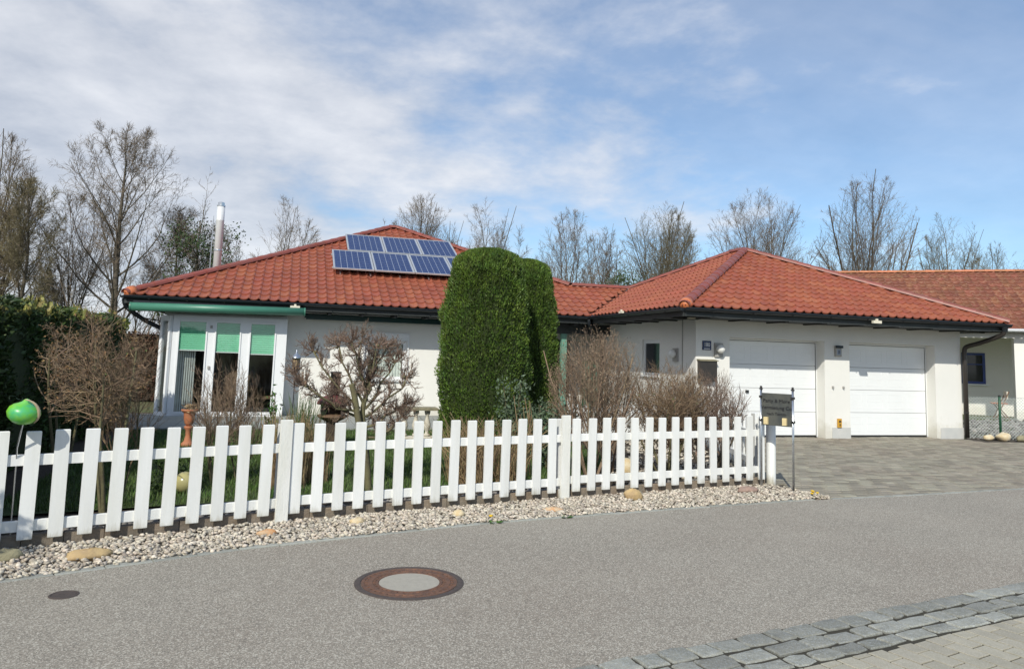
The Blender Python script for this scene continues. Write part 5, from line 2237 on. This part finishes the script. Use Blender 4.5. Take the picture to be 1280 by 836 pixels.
TREES = [
    # x, y, top, crown radius, crown bottom, kind, seed, label, twig, rmul, density
    (-17.9, 30, 13.5, 4.3, 1.8, 'tall', 1, 'tallest bare tree at the left with dark forked branches', 'twig_far', 1.0, 1.0),
    (-23.8, 30, 12.4, 3.3, 1.5, 'fan', 2, 'tall bare tree at the left edge of the view', 'twig_far', 1, 1),
    (-21.6, 28, 9.8, 2.3, 1.5, 'tall', 3, 'bare tree with ochre buds second from the left edge', 'twig_ochre', .9, 1),
    (-25.9, 33, 10.5, 2.8, 1.0, 'fan', 4, 'bushy bare tree filling the left edge', 'twig_ochre', .8, 1),
    (-20.4, 33, 10.2, 2.2, 1.5, 'fan', 5, 'slender bare tree left of the tallest one', 'twig_far', .7, 1),
    (-15.0, 33, 9.8, 2.2, 1.5, 'tall', 6, 'lower bare tree just right of the tallest tree', 'twig_far', .8, 1),
    (-9.9, 36, 11.5, 3.3, 3, 'fan', 7, 'fan shaped bare tree right of the steel flue', 'twig_far', .7, .8),
    (.2, 40, 13.3, 2.7, 3, 'fan', 8, 'bare tree behind the top of the bungalow roof', 'twig_far', .8, 1),
    (2.7, 43, 12.3, 1.5, 3, 'fan', 28, 'small bare tree in the gap right of the roof top', 'twig_far', .7, .8),
    (5.3, 40, 13.8, 1.55, 3, 'fan', 9, 'narrow bare tree above the thuja', 'twig_far', .8, 1),
    (8.2, 43, 12.6, 1.9, 3, 'fan', 10, 'pale thin bare tree between the thuja and the wing ridge', 'twig_far', .6, .8),
    (12.4, 40, 13.1, 3.2, 2.5, 'fan', 11, 'rounded bare tree above the connecting wing', 'twig_far', .8, 1.05),
    (16.4, 43, 12.6, 2.0, 2.5, 'fan', 12, 'bare tree filling the gap left of the garage apex', 'twig_far', .7, .9),
    (20.0, 40, 14.3, 3.4, 2.5, 'fan', 13, 'dense rounded bare tree left of the garage apex', 'twig_ochre', .8, 1.2),
    (24.6, 45, 13.2, 2.0, 3, 'fan', 18, 'small bare tree between the two domed trees', 'twig_far', .7, .8),
    (29.2, 40, 16.3, 4.4, 4, 'fan', 14, 'broad domed bare tree above the garage apex', 'twig_far', .8, 1.2),
    (40.6, 40, 19.2, 4.3, 5, 'fan', 15, 'largest vase shaped bare tree right of the garage apex', 'twig_far', 1.0, 1.1),
    (50.0, 40, 16.4, 2.5, 5.5, 'fan', 16, 'slim bare tree above the neighbour roof ridge', 'twig_ochre', .8, 1),
    (57.5, 42, 14.2, 3.0, 5, 'fan', 17, 'low bushy bare tree at the right edge', 'twig_ochre', .7, 1),
    (-29.0, 34, 13.5, 3.2, 1, 'tall', 19, 'bare tree cut by the left edge', 'twig_far', 1, 1),
    (-12.9, 31, 8.6, 1.8, 1.5, 'fan', 23, 'small bare tree beside the ivy covered tree', 'twig_far', .7, .9),
]
for (x, y, top_, rx, z0, kind, seed, lab, tw, rm, dn) in TREES:
    bare_tree(x, y, top_, rx, z0, kind, seed, lab, M[tw], rm, dn)

# ivy-green tree behind the flue and small evergreen
def leafy_tree(x, y, h_, rad, z0, nleaf, m, label, seed, name='evergreen_tree', size=.16, cat='tree', ntw=9):
    rg_ = random.Random(seed)
    ng = np.random.default_rng(seed)
    t_ = thing(name, (x, y, 0), label, cat)
    mbs = [MB(), MB()]
    tips = []
    cfg = dict(TALL)
    cfg['n'] = [ntw, 5, 4, 3]
    grow(mbs, (x, y, -.1), (0, 0, 1), h_ * .8, h_ * .02, 0, cfg, rg_, tips)
    mbs[0].build('trunk', M['bark'], t_, smooth=True)
    mbs[1].build('twigs', M['twig_far'], t_)
    # clumps
    k = 46
    C = np.stack([ng.normal(0, rad * .42, k) + x, ng.normal(0, rad * .42, k) + y, ng.uniform(z0, h_ * .88, k)], 1)
    idx = ng.integers(0, k, nleaf)
    P = C[idx] + ng.normal(0, rad * .19, (nleaf, 3))
    V, F = leaves(P, ng.normal(0, 1, (nleaf, 3)), size, ng, .5, .5)
    fastmesh('crown', V, F, m, t_)


leafy_tree(-13.7, 30, 9.4, 2.0, 2.5, 4200, M['conifer_far'], 'dark green ivy clad tree left of the steel flue', 41, ntw=16)
leafy_tree(15.6, 36, 8.8, 2.2, 2.5, 5000, M['conifer_far'], 'low dark evergreen behind the connecting wing', 42)

# distant thicket: one mass of brush
rgt = random.Random(77)
bm_ = [MB(), MB()]
BR = dict(k=[4, 3, 2], wob=[.1, .16, .2], up=[.06, .05, .0], n=[7, 5], start=[.15, .15], ang=[.5, .6], ratio=[.5, .5], rr=[.5, .55], shape=[.4, .3], sides=[3, 3, 3], part=[0, 0, 0], rmin=.012, taper=.3)
for i in range(300):
    x = rgt.uniform(-40, 66)
    if x < -8 and i % 3 == 0:
        continue
    y = rgt.uniform(36, 50) if x > -6 else rgt.uniform(26, 38)
    hh = rgt.uniform(5.0, 8.2) * (y / 40) ** .5
    if x > -6:
        hh *= 1.15
    grow(bm_, (x, y, 0), vnorm((rgt.gauss(0, .12), rgt.gauss(0, .12), 1)), hh * .8, .07, 0, BR, rgt)
o = bm_[0].build('thicket', M['twig_far'], kind='stuff')
tag(o, 'dense leafless thicket along the far side of the gardens', 'thicket')


# thujas
def thuja(x, y, rx, ry, h_, seed, label):
    ng = np.random.default_rng(seed)
    t_ = thing('thuja', (x, y, 0), label, 'thuja', 'clipped thujas in front of the wall')

    def radius(z, a):
        f_ = z / h_
        top_ = np.clip(1 - ((f_ - .89) / .11).clip(0, 1) ** 3.5, 0, 1) ** .5 * (1 - .21 * ((f_ - .42) / .5).clip(0, 2) ** 2)
        bot = .92 + .08 * np.clip(f_ / .35, 0, 1)
        lump = 1 + .05 * np.sin(3 * a + 4 * f_ + seed) + .03 * np.sin(7 * a - 9 * f_) + .028 * np.sin(11 * f_ * 2 + 2 * a) + .02 * np.sin(13 * a + 31 * f_)
        return top_ * bot * lump
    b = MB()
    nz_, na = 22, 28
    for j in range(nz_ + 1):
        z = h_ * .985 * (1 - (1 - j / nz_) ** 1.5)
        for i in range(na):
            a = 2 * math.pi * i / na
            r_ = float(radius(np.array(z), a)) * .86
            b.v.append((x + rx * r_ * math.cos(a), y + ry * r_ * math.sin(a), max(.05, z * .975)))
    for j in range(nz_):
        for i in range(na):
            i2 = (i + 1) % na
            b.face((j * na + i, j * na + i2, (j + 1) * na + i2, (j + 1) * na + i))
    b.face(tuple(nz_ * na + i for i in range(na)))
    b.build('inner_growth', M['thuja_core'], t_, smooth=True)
    n_ = 66000
    z = h_ * (1 - (1 - ng.random(n_)) ** 1.25)
    a = ng.uniform(0, 2 * np.pi, n_)
    r_ = radius(z, a)
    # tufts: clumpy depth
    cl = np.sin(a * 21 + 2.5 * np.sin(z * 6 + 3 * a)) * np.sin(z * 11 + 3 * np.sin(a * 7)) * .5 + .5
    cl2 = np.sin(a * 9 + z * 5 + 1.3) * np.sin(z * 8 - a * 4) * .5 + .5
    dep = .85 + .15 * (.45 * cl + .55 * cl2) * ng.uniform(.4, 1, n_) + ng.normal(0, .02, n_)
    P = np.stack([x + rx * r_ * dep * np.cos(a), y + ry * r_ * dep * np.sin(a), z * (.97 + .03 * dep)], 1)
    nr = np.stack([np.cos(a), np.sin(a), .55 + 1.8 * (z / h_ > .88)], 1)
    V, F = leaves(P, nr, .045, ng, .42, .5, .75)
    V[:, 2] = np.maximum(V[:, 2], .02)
    rn = np.clip(.05 + .75 * (cl * .5 + cl2 * .5) + ng.normal(0, .18, n_), 0, 1)  # shade put into the colour: gap leaves darker, tuft tips lighter
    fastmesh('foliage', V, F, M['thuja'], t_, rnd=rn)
    b = MB()
    b.tube([(x, y, -.05), (x, y, .6)], [.08, .06], 8)
    b.build('trunk', M['bark'], t_)


thuja(-5.02, -1.2, .87, .80, 3.60, 3, 'broad clipped thuja, the nearer and larger of the two')
thuja(-3.83, .35, .76, .72, 3.66, 8, 'narrower clipped thuja behind and right of the larger one')

# conifer hedge on the left
hg = thing('conifer_hedge', (-12.6, -3, 0), 'tall dark conifer hedge along the left garden boundary', 'hedge')
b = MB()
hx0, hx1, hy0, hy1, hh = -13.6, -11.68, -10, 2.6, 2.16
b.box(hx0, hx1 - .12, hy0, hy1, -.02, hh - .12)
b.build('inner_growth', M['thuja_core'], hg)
ng = np.random.default_rng(12)


def wavy(y, z):
    return .10 * np.sin(y * 2.3) + .07 * np.sin(y * 5.1 + z * 3) + .05 * np.sin(z * 6 + y)


n_ = 26000
y = ng.uniform(hy0, hy1, n_)
z = ng.uniform(0, hh, n_)
P = np.stack([hx1 - .08 + wavy(y, z) + ng.normal(0, .05, n_), y, z], 1)
V1, F1 = leaves(P, np.tile([1., 0, .3], (n_, 1)), .075, ng, .5, .6, .3)
n2 = 5200
x = ng.uniform(hx0, hx1, n2)
z = ng.uniform(0, hh, n2)
P = np.stack([x, hy1 - .05 + ng.normal(0, .05, n2), z], 1)
V2, F2 = leaves(P, np.tile([0, 1., .3], (n2, 1)), .075, ng, .5, .6, .3)
fastmesh('foliage', np.vstack([V1, V2]), np.vstack([F1, F2 + len(V1)]), M['hedge'], hg)
n_ = 16000
x = ng.uniform(hx0, hx1 + .03, n_)
y = ng.uniform(hy0, hy1, n_)
P = np.stack([x, y, hh - .10 + .05 * np.sin(x * 5 + y * 3) + .05 * np.sin(y * 7.3) + ng.normal(0, .035, n_)], 1)
V1, F1 = leaves(P, np.tile([0, 0, 1.], (n_, 1)), .085, ng, .5, .55, .2)
fastmesh('lit_top_leaves', V1, F1, M['hedge_lit_top'], hg)  # top leaves painted lighter to look sunlit

# beech hedge at the back left
bh = thing('beech_hedge', (-14, 9, 0), 'brown leafed hedge seen beyond the left end of the bungalow', 'hedge')
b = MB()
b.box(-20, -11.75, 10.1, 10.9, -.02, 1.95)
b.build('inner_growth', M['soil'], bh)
n_ = 16000
x = ng.uniform(-20, -11.6, n_)
z = ng.uniform(.02, 2.0, n_)
P = np.stack([x, 10.05 + ng.normal(0, .05, n_), z], 1)
V1, F1 = leaves(P, np.tile([0, -1., 0], (n_, 1)), .075, ng, .7, .6)
fastmesh('foliage', V1, F1, M['beech'], bh)


# bare garden shrubs
def shrub(name, x, y, label, cfg, nst, h_, spread, seed, m_st, m_tw, r0=.014, leafm=None, leafn=0, leafsize=.03, group=None, lean=(0, 0), base_r=.08, cat='shrub', env=None, lmin=.05):
    rg_ = random.Random(seed)
    t_ = thing(name, (x, y, 0), label, cat, group)
    mbs = [MB(), MB()]
    tips = []
    cfg = dict(cfg)
    if env:
        cfg['env'] = env
        cfg['lmin'] = lmin
        cfg['jit'] = (.7, 1.12)
    for i in range(nst):
        a = 2 * math.pi * (i + rg_.random() * .7) / nst
        s_ = spread * rg_.uniform(.3, 1)
        d = vnorm((math.cos(a) * s_ + lean[0], math.sin(a) * s_ + lean[1], 1))
        grow(mbs, (x + math.cos(a) * base_r * rg_.random(), y + math.sin(a) * base_r * rg_.random(), -.03), d, h_ * rg_.uniform(.8, 1.1), r0 * rg_.uniform(.7, 1.2), 0, cfg, rg_, tips)
    mbs[0].build('stems', m_st, t_, smooth=True)
    if mbs[1].v:
        mbs[1].build('twigs', m_tw, t_)
    if leafm:
        ng_ = np.random.default_rng(seed)
        T_ = np.array([t[0] for t in tips])
        idx = ng_.integers(0, len(T_), leafn)
        P = T_[idx] + ng_.normal(0, .03, (leafn, 3))
        V, F = leaves(P, ng_.normal(0, 1, (leafn, 3)), leafsize, ng_, .5, .4)
        fastmesh('leaves', V, F, leafm, t_)
    return t_


UPR = dict(k=[5, 4, 3, 2], wob=[.07, .10, .14, .2], up=[.04, .10, .12, .10], n=[7, 6, 4], start=[.3, .15, .1], ang=[.5, .5, .5], ratio=[.55, .5, .5], rr=[.6, .6, .6],
           shape=[.3, .2, .2], sides=[6, 4, 3, 3], part=[0, 1, 1, 1], rmin=.0022, taper=.4, leader=True)
ROUND = dict(UPR, n=[9, 7, 5], ang=[.9, .8, .7], start=[.45, .15, .1], up=[.0, .04, .08, .08], ratio=[.62, .5, .45])
# left bush: big, tangled, on a few long stems
LB = dict(UPR, n=[12, 10, 8], ang=[.95, .85, .8], start=[.52, .1, .1], up=[.06, .02, .02, .05], ratio=[.27, .55, .5], wob=[.05, .18, .2, .25], leader=True)
shrub('bare_shrub', -10.15, -6.0, 'tall tangled brown shrub on long bare stems at the left', dict(LB, n=[11, 8, 6], start=[.45, .1, .1], ratio=[.42, .5, .45]), 4, 1.62, .24, 5, M['bark_green'], M['twig_brown'], .022, M['deadleaf'], 700, .028, lean=(-.1, .08), env=(-10.34, -5.85, 1.42, .50, .62))
shrub('bare_shrub', -10.85, -4.7, 'brown shrub with few dry leaves against the dark hedge', dict(LB, n=[11, 8, 6], ratio=[.40, .5, .45]), 3, 1.6, .3, 6, M['bark_green'], M['twig_pale'], .02, M['deadleaf'], 700, .032, env=(-10.85, -4.7, 1.50, .42, .56))
shrub('bare_shrub', -10.15, -5.3, 'loose twiggy shrub left of the glass doors', UPR, 5, 1.15, .30, 16, M['bark_green'], M['twig_brown'], .014, M['leaf'], 60, .03)
shrub('bare_shrub', -9.25, -4.5, 'thin pale stemmed shrub in front of the left glass door leaf', UPR, 6, .92, .28, 7, M['bark_green'], M['twig_pale'], .013)
shrub('bare_shrub', -8.95, -4.3, 'thin pale stemmed shrub in front of the middle glass door leaf', UPR, 5, .84, .30, 8, M['bark_green'], M['twig_pale'], .012)
BIG = dict(UPR, n=[10, 6, 5], start=[.2, .1, .1], ang=[.55, .5, .5], ratio=[.6, .5, .5])
shrub('bare_shrub', -4.38, -4.75, 'tall upright pale brown shrub with dry seed heads right of the thujas', BIG, 10, 1.75, .42, 9, M['twig_pale'], M['twig_pale'], .017, M['twig_pale'], 2600, .024, env=(-4.42, -4.75, 1.15, .60, .97))
shrub('bare_shrub', -3.92, -4.3, 'upright pale brown shrub behind the middle of the right fence', BIG, 7, 1.6, .38, 19, M['twig_pale'], M['twig_pale'], .015, M['twig_pale'], 1200, .022, env=(-3.9, -4.3, 1.15, .48, .93))
RND = dict(ROUND, n=[17, 9, 6], start=[.3, .1, .08], ratio=[.7, .5, .45], up=[.02, .08, .12, .10])
shrub('bare_shrub', -3.34, -4.95, 'round trimmed bare shrub with mossy stems behind the fence', RND, 9, 1.15, .6, 10, M['bark_green'], M['twig_brown'], .020, M['lavender'], 60, .03, env=(-3.34, -4.95, 1.12, .60, .58))
shrub('bare_shrub', -2.68, -5.02, 'trimmed bare shrub with upswept twigs, nearest the sign', dict(RND, up=[.0, .14, .2, .15]), 7, 1.1, .6, 11, M['bark'], M['twig_red'], .024, env=(-2.66, -5.0, 1.10, .52, .50))

# pollarded tree in front of the white wall
pt_ = thing('pollard_tree', (-7.45, -5.2, 0), 'small pollarded tree with knobbly bare branches before the white wall', 'tree')
rgp = random.Random(21)
mbs = [MB(), MB()]
mbs[0].tube(smooth_path([(-7.45, -5.2, -.05), (-7.50, -5.2, .35), (-7.60, -5.2, .75), (-7.68, -5.2, 1.12), (-7.72, -5.2, 1.25)], 4), [.043 - .0006 * i for i in range(17)], 10)
mbs[0].tube(smooth_path([(-7.44, -5.17, -.05), (-7.50, -5.14, .5), (-7.56, -5.1, .9), (-7.52, -5.1, 1.15), (-7.50, -5.1, 1.35), (-7.50, -5.1, 1.55)], 4), [.036 - .0006 * i for i in range(21)], 10)
PC = dict(k=[4, 3, 2], wob=[.18, .22, .25], up=[.10, .12, .06], n=[6, 4], start=[.25, .2], ang=[.7, .7], ratio=[.55, .5], rr=[.6, .6], shape=[.3, .2], sides=[5, 4, 3], part=[1, 1, 1], rmin=.0028, taper=.5, leader=True)
limbs = [((-7.62, -5.15, .85), (-8.38, -5.25, 1.35)), ((-7.60, -5.12, .95), (-8.15, -5.0, 1.62)), ((-7.55, -5.1, 1.0), (-7.90, -5.0, 1.68)), ((-7.52, -5.1, 1.05), (-7.62, -4.95, 1.75)),
         ((-7.52, -5.1, 1.1), (-7.42, -5.2, 1.72)), ((-7.53, -5.1, .95), (-7.20, -5.0, 1.52)), ((-7.52, -5.1, .85), (-7.10, -5.3, 1.35)), ((-7.52, -5.1, .72), (-7.05, -5.1, 1.02)),
         ((-7.50, -5.1, .60), (-7.05, -5.2, .85)), ((-7.60, -5.15, .90), (-8.25, -5.4, 1.22)), ((-7.54, -5.1, 1.2), (-7.75, -5.35, 1.75)), ((-7.5, -5.1, 1.3), (-7.3, -4.9, 1.70))]
for a, c_ in limbs:
    a, c_ = Vector(a), Vector(c_)
    P_ = [a]
    for i in range(1, 6):
        P_.append(a.lerp(c_, i / 5) + Vector((rgp.gauss(0, .02), rgp.gauss(0, .02), .06 * math.sin(math.pi * i / 5) * -1 + rgp.gauss(0, .012))))
    mbs[0].tube([tuple(p) for p in P_], [.018 - .0018 * i for i in range(6)], 7)
    # knuckle
    mbs[0].lathe(c_, [(0, -.018), (.013, -.012), (.018, 0), (.013, .012), (0, .018)], 8)
    dirv = (c_ - a).normalized()
    for i in range(1, 6):
        for q in range(4 if i < 5 else 11):
            d = vnorm((dirv.x * .5 + rgp.gauss(0, .5), dirv.y * .4 + rgp.gauss(0, .5), .45 + rgp.gauss(0, .45)))
            grow(mbs, tuple(P_[i]), d, rgp.uniform(.10, .22), rgp.uniform(.006, .010), 0, PC, rgp)
mbs[0].build('trunk', M['bark_green'], pt_, smooth=True)
mbs[1].build('crown', M['twig_red'], pt_)


# stalky plants
def stalks(name, x, y, rx, ry, h0, h1, n_, m, label, seed, wdt=.004, cat='plant', lean=.12):
    rg_ = random.Random(seed)
    b = MB()
    for i in range(n_):
        a, q = rg_.uniform(0, 6.28), math.sqrt(rg_.random())
        px_, py_ = x + math.cos(a) * rx * q, y + math.sin(a) * ry * q
        h_ = rg_.uniform(h0, h1)
        b.cur = rg_.random()
        lx, ly = rg_.gauss(0, lean), rg_.gauss(0, lean)
        b.tube([(px_, py_, -.02), (px_ + lx * h_ * .4, py_ + ly * h_ * .4, h_ * .55), (px_ + lx * h_ * 1.2, py_ + ly * h_ * 1.2, h_)], [wdt, wdt * .9, wdt * .5], 3, cap=False)
    o = b.build(name, m)
    centre(o)
    return tag(o, label, cat)


stalks('dry_grass_clump', -8.42, -4.9, .26, .2, .45, .92, 300, M['straw'], 'clump of dry straw stalks left of the barbecue', 1)
stalks('dry_grass_clump', -8.05, -4.6, .16, .15, .5, .85, 120, M['straw'], 'smaller dry straw clump directly beside the barbecue', 2)
stalks('dry_grass_clump', -6.15, -4.9, .30, .25, .5, .86, 300, M['straw'], 'low dry straw clump at the foot of the large thuja', 3, lean=.3)
stalks('dry_grass_clump', -5.62, -4.8, .2, .2, .45, .8, 160, M['straw'], 'dry stalks right of the straw clump under the thuja', 9, lean=.35)
stalks('cane_plant', -5.25, -4.4, .20, .1, .7, 1.12, 12, M['straw'], 'few tall pale canes in front of the thujas', 4, .008)
stalks('green_reed', -8.2, -3.0, .16, .14, .6, 1.05, 170, M['lavender'], 'green reed like grass clump under the bird feeder', 5)
stalks('rosemary_plant', -9.0, -.7, .1, .1, .2, .4, 30, M['lavender'], 'small green stalky plant on the lawn', 6)


def leafy_shrub(name, x, y, z0, z1, rx, ry, n_, size, m, label, seed, nst=7):
    ng_ = np.random.default_rng(seed)
    rg_ = random.Random(seed)
    t_ = thing(name, (x, y, 0), label, 'shrub')
    b = MB()
    C = []
    for i in range(nst):
        a = 6.28 * i / nst
        q = rg_.random()
        e = (x + rx * q * math.cos(a), y + ry * q * math.sin(a), z0 + (z1 - z0) * rg_.uniform(.4, 1))
        P_ = smooth_path([(x + rg_.gauss(0, .02), y + rg_.gauss(0, .02), -.02), ((x + e[0]) / 2, (y + e[1]) / 2, e[2] * .5), e], 4)
        b.tube([tuple(p) for p in P_], .006, 5, cap=False)
        for p in P_[3:]:
            C.append(tuple(p))
    b.build('stems', M['bark_green'], t_)
    C = np.array(C)
    P = C[ng_.integers(0, len(C), n_)] + ng_.normal(0, 1, (n_, 3)) * np.array([rx * .28, ry * .28, .05])
    P[:, 2] = np.maximum(P[:, 2], .04)
    V, F = leaves(P, ng_.normal(0, .6, (n_, 3)) + np.array([0, 0, .5]), size, ng_, .45, .4)
    fastmesh('leaves', V, F, m, t_)


leafy_shrub('laurel_shrub', -8.62, -4.2, .5, 1.12, .12, .12, 240, .055, M['leaf'], 'small bright green laurel in front of the right door leaf', 1)
leafy_shrub('juniper_shrub', -4.72, -3.9, .15, .95, .42, .35, 2600, .06, M['pine'], 'grey green juniper at the foot of the thujas', 2, 14)
leafy_shrub('juniper_shrub', -5.05, -3.2, .3, 1.3, .3, .25, 1500, .06, M['pine'], 'sparse taller grey green shrub before the thujas', 3, 9)
leafy_shrub('low_evergreen', -9.6, -5.0, .02, .3, .3, .2, 700, .05, M['hedge'], 'low green plant behind the left pickets', 4, 9)
